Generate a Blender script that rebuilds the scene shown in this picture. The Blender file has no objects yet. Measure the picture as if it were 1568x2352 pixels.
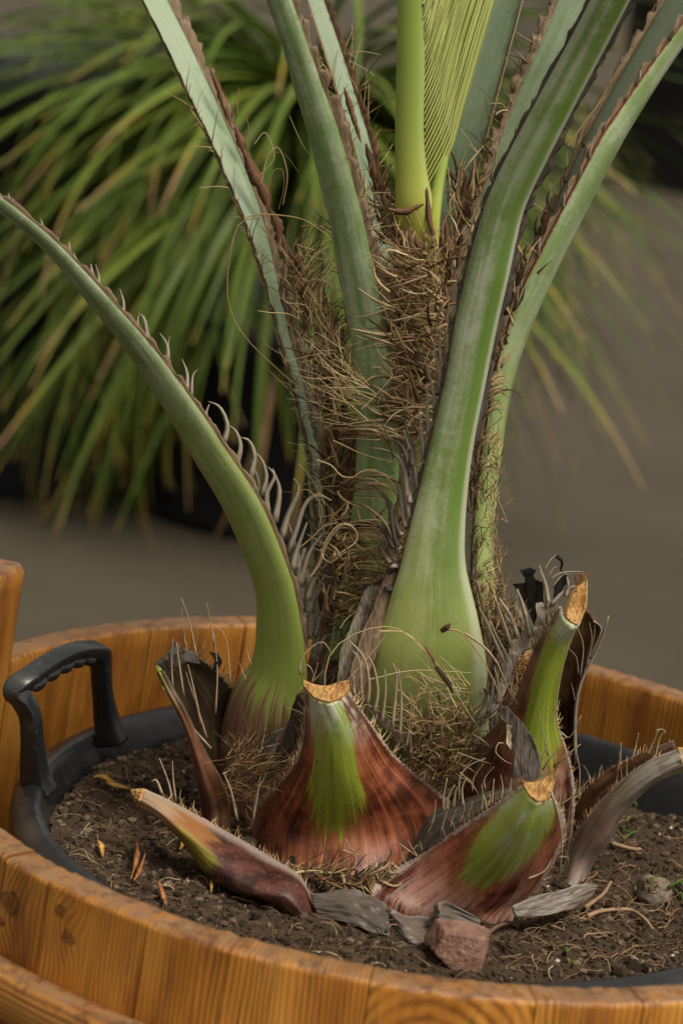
import bpy, math, random
import numpy as np
from mathutils import Vector, noise as mnoise

random.seed(7)
rng = np.random.default_rng(7)
scene = bpy.context.scene
col = scene.collection
PI = math.pi

# ------------------------------------------------------------------ camera
W, H = 1568.0, 2352.0            # pixel grid in which positions were read from the photograph
LENS = 85.0
FPX = H * LENS / 36.0
HR = 0.50                        # height of the tub rim above the ground
_p, _r = math.radians(13.5787), math.radians(8.0951)
CAM = np.array([-0.09763, -1.90461, 0.67077 + HR])
FW = np.array([0, math.cos(_p), -math.sin(_p)])
_U = np.array([0, math.sin(_p), math.cos(_p)])
_X = np.array([1.0, 0, 0])
RT = math.cos(_r) * _X + math.sin(_r) * _U
UP = -math.sin(_r) * _X + math.cos(_r) * _U
cam_data = bpy.data.cameras.new('camera')
cam = bpy.data.objects.new('camera', cam_data)
col.objects.link(cam)
M = [[RT[i], UP[i], -FW[i], CAM[i]] for i in range(3)] + [[0, 0, 0, 1]]
from mathutils import Matrix
cam.matrix_world = Matrix(M)
cam_data.sensor_fit = 'VERTICAL'
cam_data.sensor_height = 36.0
cam_data.sensor_width = 24.0
cam_data.lens = LENS
cam_data.clip_start = 0.05
cam_data.clip_end = 400.0
cam_data.dof.use_dof = True
cam_data.dof.focus_distance = 1.95
cam_data.dof.aperture_fstop = 5.2
scene.camera = cam

# ------------------------------------------------------------------ light
SUN_EL, SUN_AZ = math.radians(60), math.radians(38)   # azimuth from +x towards +y is negative: light from right, slightly in front
sun_dir = np.array([math.cos(SUN_EL) * math.cos(-SUN_AZ), math.cos(SUN_EL) * math.sin(-SUN_AZ), math.sin(SUN_EL)])
world = bpy.data.worlds.new('World')
scene.world = world
world.use_nodes = True
wn = world.node_tree
wn.nodes.clear()
sky = wn.nodes.new('ShaderNodeTexSky')
sky.sky_type = 'NISHITA'
sky.sun_disc = False
sky.sun_elevation = SUN_EL
sky.sun_rotation = PI / 2 + SUN_AZ
sky.air_density = 1.0
sky.dust_density = 4.0
hs = wn.nodes.new('ShaderNodeHueSaturation')
hs.inputs['Saturation'].default_value = 0.06
bgn = wn.nodes.new('ShaderNodeBackground')
bgn.inputs['Strength'].default_value = 0.064
wo = wn.nodes.new('ShaderNodeOutputWorld')
wn.links.new(sky.outputs[0], hs.inputs['Color'])
wmx = wn.nodes.new('ShaderNodeMix')            # thin warm overcast
wmx.data_type = 'RGBA'
wmx.blend_type = 'MULTIPLY'
wmx.inputs[0].default_value = 1.0
wmx.inputs[7].default_value = (1.0, 0.955, 0.86, 1.0)
wn.links.new(hs.outputs[0], wmx.inputs[6])
wn.links.new(wmx.outputs[2], bgn.inputs['Color'])
wn.links.new(bgn.outputs[0], wo.inputs['Surface'])
sd = bpy.data.lights.new('sun', 'SUN')
sd.energy = 1.5
sd.angle = math.radians(24)
sd.color = (1.0, 0.945, 0.81)
sun = bpy.data.objects.new('sun', sd)
sun.rotation_euler = Vector(-sun_dir).to_track_quat('-Z', 'Y').to_euler()
sun.location = (2, -2, 4)
col.objects.link(sun)
vs = scene.view_settings
vs.view_transform = 'Standard'
vs.look = 'None'
vs.exposure = 1.0
vs.gamma = 1.0
scene.render.resolution_x, scene.render.resolution_y = 682, 1024

# ------------------------------------------------------------------ pixel helpers
def ray(x, y):
    return (x - W / 2) / FPX * RT - (y - H / 2) / FPX * UP + FW
def PY(x, y, Y):
    """the point on the photograph's ray (x, y) that lies in the vertical plane at depth Y"""
    d = ray(x, y)
    return CAM + d * ((Y - CAM[1]) / d[1])
def PZ(x, y, z):
    d = ray(x, y)
    return CAM + d * ((z - CAM[2]) / d[2])
def mpp(v):
    """metres per photograph pixel at point v"""
    return float((np.asarray(v) - CAM) @ FW) / FPX
def nrm(v):
    v = np.asarray(v, float)
    return v / (np.linalg.norm(v) + 1e-12)
def cr(pts, ts):
    """Catmull-Rom through control points, ts in 0..1"""
    P = np.asarray(pts, float)
    n = len(P)
    if n == 2:
        ts = np.asarray(ts)[:, None]
        return P[0] * (1 - ts) + P[1] * ts
    Q = np.vstack([2 * P[0] - P[1], P, 2 * P[-1] - P[-2]])
    out = []
    for t in ts:
        s = min(max(t, 0), 1) * (n - 1)
        i = min(int(s), n - 2)
        f = s - i
        a, b, c, d = Q[i], Q[i + 1], Q[i + 2], Q[i + 3]
        out.append(0.5 * ((2 * b) + (-a + c) * f + (2 * a - 5 * b + 4 * c - d) * f * f + (-a + 3 * b - 3 * c + d) * f ** 3))
    return np.array(out)
def ns(x, y=0.0, z=0.0):
    return mnoise.noise(Vector((x, y, z)))

# ------------------------------------------------------------------ mesh helpers
class MB:
    def __init__(self):
        self.v, self.f, self.uv = [], [], []
    def add(self, verts, faces, uvs=None):
        o = len(self.v)
        self.v.extend([tuple(map(float, p)) for p in verts])
        self.uv.extend(uvs if uvs is not None else [(0.0, 0.0)] * len(verts))
        self.f.extend([tuple(i + o for i in f) for f in faces])
    def grid(self, G, uv=None, flip=False, closed=False):
        nr, nc = len(G), len(G[0])
        V = [p for r in G for p in r]
        F = []
        for i in range(nr - 1):
            for j in range(nc if closed else nc - 1):
                k = (j + 1) % nc
                q = (i * nc + j, i * nc + k, (i + 1) * nc + k, (i + 1) * nc + j)
                F.append(q[::-1] if flip else q)
        self.add(V, F, [t for r in uv for t in r] if uv is not None else None)
    def tube(self, pts, r0, r1=None, sides=4, flat=1.0):
        pts = np.asarray(pts, float)
        n = len(pts)
        r1 = r0 if r1 is None else r1
        T = np.gradient(pts, axis=0)
        ref = np.array([0.31, -0.8, 0.5])
        V, UV = [], []
        for i in range(n):
            t = nrm(T[i])
            a = nrm(np.cross(t, ref))
            b = np.cross(t, a)
            r = r0 + (r1 - r0) * i / (n - 1)
            for k in range(sides):
                th = 2 * PI * k / sides
                V.append(pts[i] + r * (math.cos(th) * a + flat * math.sin(th) * b))
                UV.append((k / sides, i / (n - 1)))
        F = []
        for i in range(n - 1):
            for k in range(sides):
                l = (k + 1) % sides
                F.append((i * sides + k, i * sides + l, (i + 1) * sides + l, (i + 1) * sides + k))
        F.append(tuple(range(sides))[::-1])
        F.append(tuple((n - 1) * sides + k for k in range(sides)))
        self.add(V, F, UV)
    def mesh(self, name, smooth=True):
        me = bpy.data.meshes.new(name)
        me.from_pydata(self.v, [], self.f)
        if self.f:
            uvl = me.uv_layers.new(name='UVMap')
            li = np.empty(len(me.loops), dtype=np.int32)
            me.loops.foreach_get('vertex_index', li)
            uvl.data.foreach_set('uv', np.array(self.uv, dtype=np.float32)[li].ravel())
            me.polygons.foreach_set('use_smooth', [smooth] * len(me.polygons))
        me.update()
        return me
    def build(self, name, mat, parent=None, smooth=True):
        me = self.mesh(name, smooth)
        if mat is not None:
            me.materials.append(mat)
        o = bpy.data.objects.new(name, me)
        col.objects.link(o)
        if parent is not None:
            setparent(o, parent)
        return o

def setparent(o, p):
    o.parent = p
    bases = Vector((0, 0, 0))
    q = p
    while q is not None:
        bases += q.location
        q = q.parent
    o.location = o.location - bases
def empty(name, loc):
    o = bpy.data.objects.new(name, None)
    o.location = loc
    o.empty_display_size = 0.05
    col.objects.link(o)
    return o
def tag(o, label=None, cat=None, group=None, kind=None):
    if label: o['label'] = label
    if cat: o['category'] = cat
    if group: o['group'] = group
    if kind: o['kind'] = kind
    return o

# ------------------------------------------------------------------ material helpers
class NT:
    def __init__(self, name):
        self.m = bpy.data.materials.new(name)
        self.m.use_nodes = True
        self.t = self.m.node_tree
        self.t.nodes.clear()
        self.out = self.t.nodes.new('ShaderNodeOutputMaterial')
        self.b = self.t.nodes.new('ShaderNodeBsdfPrincipled')
        self.t.links.new(self.b.outputs[0], self.out.inputs[0])
    def put(self, sock, v):
        if v is None: return
        if hasattr(v, 'is_output'):
            self.t.links.new(v, sock)
        else:
            if sock.type == 'RGBA' and not hasattr(v, '__len__'):
                v = (v, v, v, 1)
            elif sock.type == 'RGBA' and len(v) == 3:
                v = (*v, 1)
            sock.default_value = v
    def n(self, kind, out=0, props=None, **ins):
        nd = self.t.nodes.new('ShaderNode' + kind)
        for k, v in (props or {}).items():
            setattr(nd, k, v)
        for k, v in ins.items():
            self.put(nd.inputs[int(k[1:])] if k[0] == 'i' and k[1:].isdigit() else nd.inputs[k], v)
        return nd.outputs[out]
    def math(self, op, a, b=None, c=None, clamp=False):
        nd = self.t.nodes.new('ShaderNodeMath')
        nd.operation = op
        nd.use_clamp = clamp
        for i, v in enumerate((a, b, c)):
            self.put(nd.inputs[i], v)
        return nd.outputs[0]
    def mix(self, f, a, b):
        nd = self.t.nodes.new('ShaderNodeMix')
        nd.data_type = 'RGBA'
        nd.clamp_factor = True
        self.put(nd.inputs[0], f)
        self.put(nd.inputs[6], a)
        self.put(nd.inputs[7], b)
        return nd.outputs[2]
    def rng(self, v, a, b, c=0.0, d=1.0):
        nd = self.t.nodes.new('ShaderNodeMapRange')
        nd.interpolation_type = 'SMOOTHSTEP'
        for i, x in enumerate((v, a, b, c, d)):
            self.put(nd.inputs[i], x)
        return nd.outputs[0]
    def xyz(self, a, b, c=0.0):
        nd = self.t.nodes.new('ShaderNodeCombineXYZ')
        for i, x in enumerate((a, b, c)):
            self.put(nd.inputs[i], x)
        return nd.outputs[0]
    def noise(self, vec, scale=1.0, detail=3.0, rough=0.55, dist=0.0, color=False):
        nd = self.t.nodes.new('ShaderNodeTexNoise')
        if vec is not None:
            self.put(nd.inputs['Vector'], vec)
        nd.inputs['Scale'].default_value = scale
        nd.inputs['Detail'].default_value = detail
        nd.inputs['Roughness'].default_value = rough
        nd.inputs['Distortion'].default_value = dist
        return nd.outputs[1 if color else 0]
    def ramp(self, f, stops):
        nd = self.t.nodes.new('ShaderNodeValToRGB')
        e = nd.color_ramp.elements
        while len(e) < len(stops):
            e.new(0.5)
        for i, (p, c) in enumerate(stops):
            e[i].position = p
            e[i].color = (*c, 1)
        self.put(nd.inputs[0], f)
        return nd.outputs[0]
    def uv(self):
        s = self.t.nodes.new('ShaderNodeSeparateXYZ')
        tc = self.t.nodes.new('ShaderNodeTexCoord')
        self.t.links.new(tc.outputs['UV'], s.inputs[0])
        return s.outputs[0], s.outputs[1]
    def obj(self):
        return self.t.nodes.new('ShaderNodeTexCoord').outputs['Object']
    def pos(self):
        return self.t.nodes.new('ShaderNodeNewGeometry').outputs['Position']
    def island(self):
        return self.t.nodes.new('ShaderNodeNewGeometry').outputs['Random Per Island']
    def orand(self):
        return self.t.nodes.new('ShaderNodeObjectInfo').outputs['Random']
    def bump(self, h, strength=0.3, dist=0.002, prev=None):
        nd = self.t.nodes.new('ShaderNodeBump')
        nd.inputs['Strength'].default_value = strength
        nd.inputs['Distance'].default_value = dist
        self.put(nd.inputs['Height'], h)
        if prev is not None:
            self.put(nd.inputs['Normal'], prev)
        return nd.outputs[0]
    def fin(self, color, rough=0.6, spec=0.4, normal=None, **kw):
        self.put(self.b.inputs['Base Color'], color)
        self.put(self.b.inputs['Roughness'], rough)
        self.put(self.b.inputs['Specular IOR Level'], spec)
        if normal is not None:
            self.put(self.b.inputs['Normal'], normal)
        for k, v in kw.items():
            self.put(self.b.inputs[k.replace('_', ' ')], v)
        return self.m

def mat_wood(name, cathedral=None, knots=(), tone=1.0, across=False):
    t = NT(name)
    u, v = t.uv()                       # metres across / along the board
    if across: u, v = v, u
    seed = t.math('MULTIPLY', t.orand(), 37.0)
    warp = t.noise(t.xyz(t.math('MULTIPLY', u, 18), t.math('MULTIPLY', v, 4), seed), 1, 3)
    if cathedral:
        du = t.math('SUBTRACT', u, cathedral[0])
        dv = t.math('MULTIPLY', t.math('SUBTRACT', v, cathedral[1]), 0.62)
        arg = t.math('SQRT', t.math('ADD', t.math('MULTIPLY', du, du), t.math('MULTIPLY', dv, dv)))
        arg = t.math('MULTIPLY_ADD', warp, 0.012, arg)
        freq = 900
    else:
        arg = t.math('MULTIPLY_ADD', warp, 0.02, u)
        freq = t.math('MULTIPLY_ADD', t.orand(), 500, 1100)
    for (ku, kv, kr) in knots:
        d = t.math('SQRT', t.math('ADD', t.math('POWER', t.math('ABSOLUTE', t.math('SUBTRACT', u, ku)), 2.0),
                                  t.math('POWER', t.math('MULTIPLY', t.math('ABSOLUTE', t.math('SUBTRACT', v, kv)), 0.8), 2.0)))
        arg = t.math('MULTIPLY_ADD', t.rng(d, 0.0, kr * 3.5, 1.0, 0.0), kr * 1.2, arg)
    rings = t.math('MULTIPLY_ADD', t.math('SINE', t.math('MULTIPLY', arg, freq)), 0.5, 0.5)
    rings = t.math('POWER', rings, 1.6)
    fine = t.noise(t.xyz(t.math('MULTIPLY', u, 900), t.math('MULTIPLY', v, 14), seed), 1, 3)
    broad = t.noise(t.xyz(t.math('MULTIPLY', u, 22), t.math('MULTIPLY', v, 5), t.math('ADD', seed, 9)), 1, 3)
    amp = t.rng(t.noise(t.xyz(t.math('MULTIPLY', u, 40), t.math('MULTIPLY', v, 3), t.math('ADD', seed, 3)), 1, 2), 0.3, 0.7, 0.25, 1.0)
    c = t.ramp(broad, [(0.33, (0.27 * tone, 0.088 * tone, 0.011)), (0.5, (0.5 * tone, 0.198 * tone, 0.025)), (0.68, (0.65 * tone, 0.305 * tone, 0.055))])
    c = t.mix(t.math('MULTIPLY', t.math('MULTIPLY', rings, amp), 0.8), c, (0.13 * tone, 0.032 * tone, 0.006))
    c = t.mix(t.rng(fine, 0.45, 0.75, 0.0, 0.35), c, (0.13 * tone, 0.04 * tone, 0.01))
    ov = t.math('MULTIPLY_ADD', t.orand(), 0.3, 0.8)
    c = t.mix(1.0, c, c)
    hv = t.t.nodes.new('ShaderNodeHueSaturation')
    t.put(hv.inputs['Color'], c)
    t.put(hv.inputs['Value'], ov)
    c = hv.outputs[0]
    for (ku, kv, kr) in knots:
        d = t.math('SQRT', t.math('ADD', t.math('POWER', t.math('ABSOLUTE', t.math('SUBTRACT', u, ku)), 2.0),
                                  t.math('POWER', t.math('MULTIPLY', t.math('ABSOLUTE', t.math('SUBTRACT', v, kv)), 1.35), 2.0)))
        d = t.math('MULTIPLY_ADD', t.math('SUBTRACT', t.noise(t.xyz(t.math('MULTIPLY', u, 90), t.math('MULTIPLY', v, 60), seed), 1, 4), 0.5), kr * 3.5, t.math('MULTIPLY_ADD', fine, kr * 0.5, d))
        c = t.mix(t.rng(d, kr * 0.3, kr * 1.5, 0.8, 0.0), c, (0.12, 0.035, 0.01))
        c = t.mix(t.rng(t.math('ABSOLUTE', t.math('SUBTRACT', d, kr * 1.15)), 0.0, kr * 0.22, 0.9, 0.0), c, (0.03, 0.01, 0.005))
    # worn, greyer top edge
    geo = t.t.nodes.new('ShaderNodeNewGeometry')
    sp = t.t.nodes.new('ShaderNodeSeparateXYZ')
    t.t.links.new(geo.outputs['Normal'], sp.inputs[0])
    topm = t.rng(sp.outputs[2], 0.55, 0.9)
    pn = t.noise(t.pos(), 60, 4)
    c = t.mix(t.math('MULTIPLY', topm, t.rng(pn, 0.3, 0.62, 0.45, 0.95)), c, t.mix(pn, (0.1, 0.045, 0.022), (0.3, 0.17, 0.085)))
    edge = t.rng(t.math('ABSOLUTE', t.math('SUBTRACT', sp.outputs[2], 0.45)), 0.0, 0.35, 1.0, 0.0)
    c = t.mix(t.math('MULTIPLY', edge, t.rng(t.noise(t.pos(), 130, 3), 0.5, 0.68, 0.0, 0.5)), c, (0.5, 0.27, 0.11))
    c = t.mix(t.math('MULTIPLY', t.rng(sp.outputs[2], 0.12, 0.5), t.rng(t.noise(t.pos(), 75, 5, .7), 0.5, 0.62, 0, 0.7)), c, (0.09, 0.038, 0.016))
    dirt = t.rng(t.noise(t.xyz(t.math('MULTIPLY', u, 30), t.math('MULTIPLY', v, 9), seed), 1, 6, 0.7), 0.52, 0.7, 0.0, 0.6)
    c = t.mix(dirt, c, (0.11, 0.045, 0.016))
    crack = t.noise(t.xyz(t.math('MULTIPLY', u, 260), t.math('MULTIPLY', v, 5), t.math('ADD', seed, 17)), 1, 2)
    c = t.mix(t.rng(crack, 0.70, 0.735, 0, 0.85), c, (0.035, 0.014, 0.006))
    h = t.math('MULTIPLY_ADD', rings, -0.6, fine)
    return t.fin(c, t.rng(fine, 0.2, 0.8, 0.38, 0.6), 0.4, t.bump(h, 0.35, 0.0012))

def mat_plastic():
    t = NT('black_plastic')
    n = t.noise(t.pos(), 14, 5)
    s = t.noise(t.pos(), 220, 3)
    c = t.mix(t.rng(n, 0.45, 0.75), (0.011, 0.0125, 0.014), (0.035, 0.035, 0.034))
    c = t.mix(t.rng(s, 0.64, 0.74, 0, 0.5), c, (0.12, 0.11, 0.09))
    sc_ = t.noise(t.pos(), 45, 6, 0.75)
    c = t.mix(t.rng(sc_, 0.58, 0.7, 0, 0.45), c, (0.07, 0.065, 0.055))
    return t.fin(c, t.rng(sc_, 0.35, 0.7, 0.24, 0.45), 0.5, t.bump(s, 0.15, 0.001))

def mat_soil(name, dark=1.0, isl=False):
    t = NT(name)
    a = t.noise(t.pos(), 40, 6, 0.7)
    b = t.noise(t.pos(), 190, 4, 0.7)
    c = t.ramp(t.island() if isl else b, [(0.1, (0.02, 0.013, 0.008)), (0.5, (0.058, 0.037, 0.023)), (0.8, (0.11, 0.073, 0.046)), (1.0, (0.22, 0.16, 0.11))])
    c = t.mix(t.rng(a, 0.35, 0.7, 0.0, 0.6), c, (0.03, 0.019, 0.012))
    return t.fin(c, 0.95, 0.15, t.bump(b, 0.8, 0.003))

def mat_fibre(name, stops, rough=0.75):
    t = NT(name)
    u, v = t.uv()
    r = t.island()
    k = t.math('MULTIPLY_ADD', t.math('SUBTRACT', t.noise(t.pos(), 60, 3), 0.5), 0.5, r)
    return t.fin(t.ramp(k, stops), rough, 0.25)

def mat_papery(name, a, b, edge, rough=0.8, uk=26):
    """dry sheath strips and spines: streaks along the length, pale rib"""
    t = NT(name)
    u, v = t.uv()
    sd_ = t.math('MULTIPLY', t.orand(), 31.0)
    st = t.noise(t.xyz(t.math('MULTIPLY', u, uk), t.math('MULTIPLY', v, 2.2), sd_), 1, 4, 0.65)
    bl = t.noise(t.pos(), 70, 4)
    c = t.mix(t.rng(st, 0.32, 0.68), a, b)
    c = t.mix(t.rng(bl, 0.55, 0.75, 0, 0.7), c, edge)
    return t.fin(c, rough, 0.25, t.bump(st, 0.5, 0.0015))

def mat_stalk(name, green=(0.15, 0.22, 0.06), bloom=(0.31, 0.365, 0.24), base=(0.36, 0.43, 0.1), v_base=0.7, brown_from=None, adax=(0.24, 0.32, 0.24), yellow=0.0, marg=(0.12, 0.035, 0.015), seed=0.0, stripe=None):
    """u: 0..1 round the convex outer side, 1..2 across the inner side; v: 0 at the top, 1 at the base"""
    t = NT(name)
    u, v = t.uv()
    st = t.noise(t.xyz(t.math('MULTIPLY', u, 34), t.math('MULTIPLY', v, 3.0), seed), 1, 4, 0.6)
    st2 = t.noise(t.xyz(t.math('MULTIPLY', u, 120), t.math('MULTIPLY', v, 5.0), seed + 5), 1, 2, 0.6)
    bl = t.noise(t.pos(), 22, 5, 0.65, 0.4)
    fine = t.noise(t.pos(), 240, 4, 0.7)
    lng = t.noise(t.xyz(t.math('MULTIPLY', u, 5), t.math('MULTIPLY', v, 4.5), seed + 21), 1, 3, 0.6)
    bm = t.math('MULTIPLY_ADD', bl, 0.45, t.math('MULTIPLY', lng, 0.55))
    bm = t.rng(t.math('MULTIPLY_ADD', t.math('SUBTRACT', fine, 0.5), 0.25, bm), 0.36, 0.64)
    bm = t.math('MULTIPLY', bm, t.rng(t.math('MULTIPLY_ADD', t.math('SUBTRACT', lng, 0.5), 0.5, v), v_base - 0.25, v_base + 0.4, 1.0, 0.2))
    c = t.mix(bm, green, bloom)
    band = t.noise(t.xyz(t.math('MULTIPLY', u, 3.2), t.math('MULTIPLY', v, 1.4), seed + 11), 1, 2)
    c = t.mix(t.rng(band, 0.5, 0.66, 0, 0.6), c, (green[0] * 0.72, green[1] * 0.85, green[2] * 0.4))
    c = t.mix(t.math('MULTIPLY', t.rng(t.math('MULTIPLY_ADD', t.math('SUBTRACT', lng, 0.5), 0.45, v), v_base - 0.35, v_base + 0.2), 0.85), c, t.mix(st, base, (base[0] * 0.72, base[1] * 0.85, base[2] * 0.9)))
    c = t.mix(t.rng(st2, 0.46, 0.75, 0, 0.42), c, (green[0] * 0.75, green[1] * 0.85, green[2] * 0.6))
    if stripe is not None:      # waxy edge with its lit-side highlight painted in, greener band beside it
        uw = t.math('MULTIPLY_ADD', t.math('SUBTRACT', lng, 0.5), 0.12, u)
        c = t.mix(t.math('MULTIPLY', t.rng(t.math('ABSOLUTE', t.math('SUBTRACT', uw, stripe)), 0.05, 0.17, 0.75, 0.0), t.rng(v, 0.55, 0.85, 1.0, 0.25)), c, (green[0] * 0.8, green[1] * 1.0, green[2] * 0.5))
        c = t.mix(t.rng(t.math('ABSOLUTE', t.math('SUBTRACT', uw, stripe - 0.19)), 0.03, 0.12, 0.6, 0.0), c, (bloom[0] * 1.25, bloom[1] * 1.2, bloom[2] * 1.3))
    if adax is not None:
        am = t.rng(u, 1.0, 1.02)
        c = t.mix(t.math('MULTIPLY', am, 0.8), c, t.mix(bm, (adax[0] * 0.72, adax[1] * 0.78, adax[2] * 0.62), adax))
    if brown_from is not None:
        k = t.math('MULTIPLY_ADD', t.math('SUBTRACT', st, 0.5), 0.28, v)
        k = t.math('MULTIPLY_ADD', t.math('SUBTRACT', st2, 0.5), 0.2, k)
        bmk = t.rng(k, brown_from, brown_from + 0.025)
        c = t.mix(bmk, c, t.mix(t.rng(st2, .35, .65), (0.095, 0.032, 0.018), (0.27, 0.15, 0.09)))
    # tiny dark specks
    sp = t.noise(t.pos(), 330, 2)
    c = t.mix(t.rng(sp, 0.69, 0.75, 0, 0.6), c, (0.05, 0.06, 0.03))
    scar = t.noise(t.xyz(t.math('MULTIPLY', u, 9), t.math('MULTIPLY', v, 40), seed + 31), 1, 5, 0.75)
    c = t.mix(t.rng(scar, 0.64, 0.72, 0, 0.35), c, (0.2, 0.16, 0.07))
    # margins
    m0 = t.math('MINIMUM', t.math('MINIMUM', u, t.math('ABSOLUTE', t.math('SUBTRACT', u, 1.0))), t.math('ABSOLUTE', t.math('SUBTRACT', u, 2.0)))
    m0 = t.math('MULTIPLY_ADD', t.math('SUBTRACT', fine, 0.5), 0.03, m0)
    c = t.mix(t.rng(m0, 0.02, 0.036, 0.6, 0.0), c, (0.4, 0.27, 0.07))
    c = t.mix(t.rng(m0, 0.015, 0.03, 1.0, 0.0), c, marg)
    return t.fin(c, t.rng(bm, 0, 1, 0.42, 0.58), 0.35, t.bump(t.math('ADD', st2, t.math('MULTIPLY', fine, 0.5)), 0.16, 0.001))

def mat_sheath(name, v0=0.55, uc=0.5, spread=0.9, amp=0.35, green=(0.27, 0.31, 0.03), seed=0.0, red=1.0, bloom_top=0.16, edge=0.1, pale=0.0, dull=0.0, dark=1.0, bcol=(0.45, 0.47, 0.38)):
    t = NT(name)
    u, v = t.uv()
    st = t.noise(t.xyz(t.math('MULTIPLY', u, 26), t.math('MULTIPLY', v, 1.6), seed), 1, 4, 0.62)
    st2 = t.noise(t.xyz(t.math('MULTIPLY', u, 95), t.math('MULTIPLY', v, 3.5), seed + 3), 1, 3, 0.6)
    bl = t.noise(t.pos(), 30, 5, 0.65)
    fn = t.noise(t.pos(), 260, 4, 0.7)
    # dry part of the sheath: dark, brick and pinkish streaks
    k = t.math('MULTIPLY_ADD', t.math('SUBTRACT', bl, 0.5), 1.1, st)
    c = t.ramp(k, [(0.25, (0.025 * red, 0.009, 0.005)), (0.42, (0.075 * red, 0.02, 0.009)), (0.57, (0.19 * red, 0.06, 0.022)), (0.72, (0.27 * red, 0.11, 0.05)), (0.9, (0.33, 0.18, 0.105))])
    c = t.mix(t.rng(st2, 0.52, 0.75, 0, 0.38), c, (0.32, 0.16, 0.085))
    c = t.mix(t.rng(st2, 0.28, 0.42, 0.45, 0), c, (0.04, 0.014, 0.008))
    d = t.math('ABSOLUTE', t.math('SUBTRACT', u, uc))
    g = t.math('MULTIPLY_ADD', t.math('SUBTRACT', st, 0.5), amp, v)
    g = t.math('MULTIPLY_ADD', t.math('SUBTRACT', st2, 0.5), amp * 0.8, g)
    g = t.math('MULTIPLY_ADD', t.math('POWER', t.math('MULTIPLY', d, spread * 2), 2.0), 0.5, g)
    yel = t.rng(g, v0 + 0.02, v0 + 0.13, 1, 0)
    c = t.mix(t.math('MULTIPLY', yel, t.rng(st2, 0.4, 0.6, 0.15, 0.75)), c, (0.3, 0.15, 0.012))
    gm = t.rng(g, v0 - 0.015, v0 + 0.025, 1, 0)
    gm = t.math('MULTIPLY', gm, t.math('MAXIMUM', t.rng(t.math('MULTIPLY_ADD', fn, .35, t.math('MULTIPLY', st2, .65)), .36, .44), t.rng(g, v0 - .42, v0 - .12, 1, 0)))
    gc = t.mix(t.rng(st, 0.35, 0.65), green, (green[0] * 0.55, green[1] * 0.72, green[2] * 0.8))
    c = t.mix(gm, c, gc)
    wx = t.math('MULTIPLY', t.rng(v, bloom_top * 0.4, bloom_top * 1.6, 0.9, 0.0), t.rng(t.math('MULTIPLY_ADD', t.math('SUBTRACT', st, .5), .8, bl), 0.42, 0.62, 0.08, 1))
    c = t.mix(wx, c, bcol)
    e = t.math('MINIMUM', u, t.math('SUBTRACT', 1.0, u))
    e = t.math('MULTIPLY_ADD', t.math('SUBTRACT', fn, 0.5), edge * 1.1, e)
    e = t.math('MULTIPLY_ADD', t.math('SUBTRACT', bl, 0.5), edge * 1.2, e)
    c = t.mix(t.rng(e, edge * 0.55, edge * 0.95, 0.4, 0), c, (0.07, 0.02, 0.012))
    c = t.mix(t.rng(e, edge * 0.2, edge * 0.5, 0.85, 0), c, (0.42, 0.34, 0.29))
    if pale > 0:
        pm = t.math('MULTIPLY', t.rng(t.math('MULTIPLY_ADD', st2, 0.6, t.math('MULTIPLY', bl, 0.6)), 0.56, 0.66), pale)
        pm = t.math('MULTIPLY', pm, t.rng(v, 0.35, 0.8))
        c = t.mix(pm, c, (0.45, 0.36, 0.31))
    if dull > 0:
        c = t.mix(dull, c, t.mix(st, (0.11, 0.085, 0.07), (0.3, 0.255, 0.215)))
    c = t.mix(t.rng(fn, 0.64, 0.74, 0, 0.35), c, (0.02, 0.01, 0.008))
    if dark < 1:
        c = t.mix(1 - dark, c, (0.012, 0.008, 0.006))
    return t.fin(c, t.math('MULTIPLY_ADD', gm, -0.08, t.rng(bl, 0.3, 0.7, 0.28, 0.5)), 0.5, t.bump(t.math('ADD', st2, t.math('MULTIPLY', fn, 0.6)), 0.28, 0.0012))

def mat_cut():
    t = NT('cut_fibre_face')
    a = t.noise(t.pos(), 420, 3, 0.7)
    b = t.noise(t.pos(), 60, 4)
    c = t.ramp(a, [(0.25, (0.17, 0.08, 0.028)), (0.48, (0.43, 0.24, 0.085)), (0.75, (0.6, 0.4, 0.18))])
    c = t.mix(t.rng(b, 0.45, 0.65, 0, 0.6), c, (0.27, 0.11, 0.03))
    c = t.mix(t.rng(t.noise(t.pos(), 150, 4, .7), 0.58, 0.68, 0, 0.7), c, (0.1, 0.045, 0.02))
    return t.fin(c, 0.85, 0.2, t.bump(a, 0.7, 0.002))

def mat_leaf(name, a, b, tip, lim=0.86):
    t = NT(name)
    u, v = t.uv()
    r = t.orand()
    st = t.noise(t.xyz(t.math('MULTIPLY', u, 6), t.math('MULTIPLY', v, 4), t.math('MULTIPLY', r, 50)), 1, 3)
    c = t.mix(r, a, b)
    c = t.mix(t.rng(st, 0.4, 0.7, 0, 0.5), c, (b[0] * 1.3, b[1] * 1.15, b[2]))
    k = t.math('MULTIPLY_ADD', t.math('SUBTRACT', r, 0.5), 0.2, v)
    c = t.mix(t.rng(k, lim - 0.08, lim, 0, 0.8), c, (0.3, 0.2, 0.03))
    c = t.mix(t.rng(k, lim, lim + 0.07), c, tip)
    return t.fin(c, 0.5, 0.35)

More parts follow.
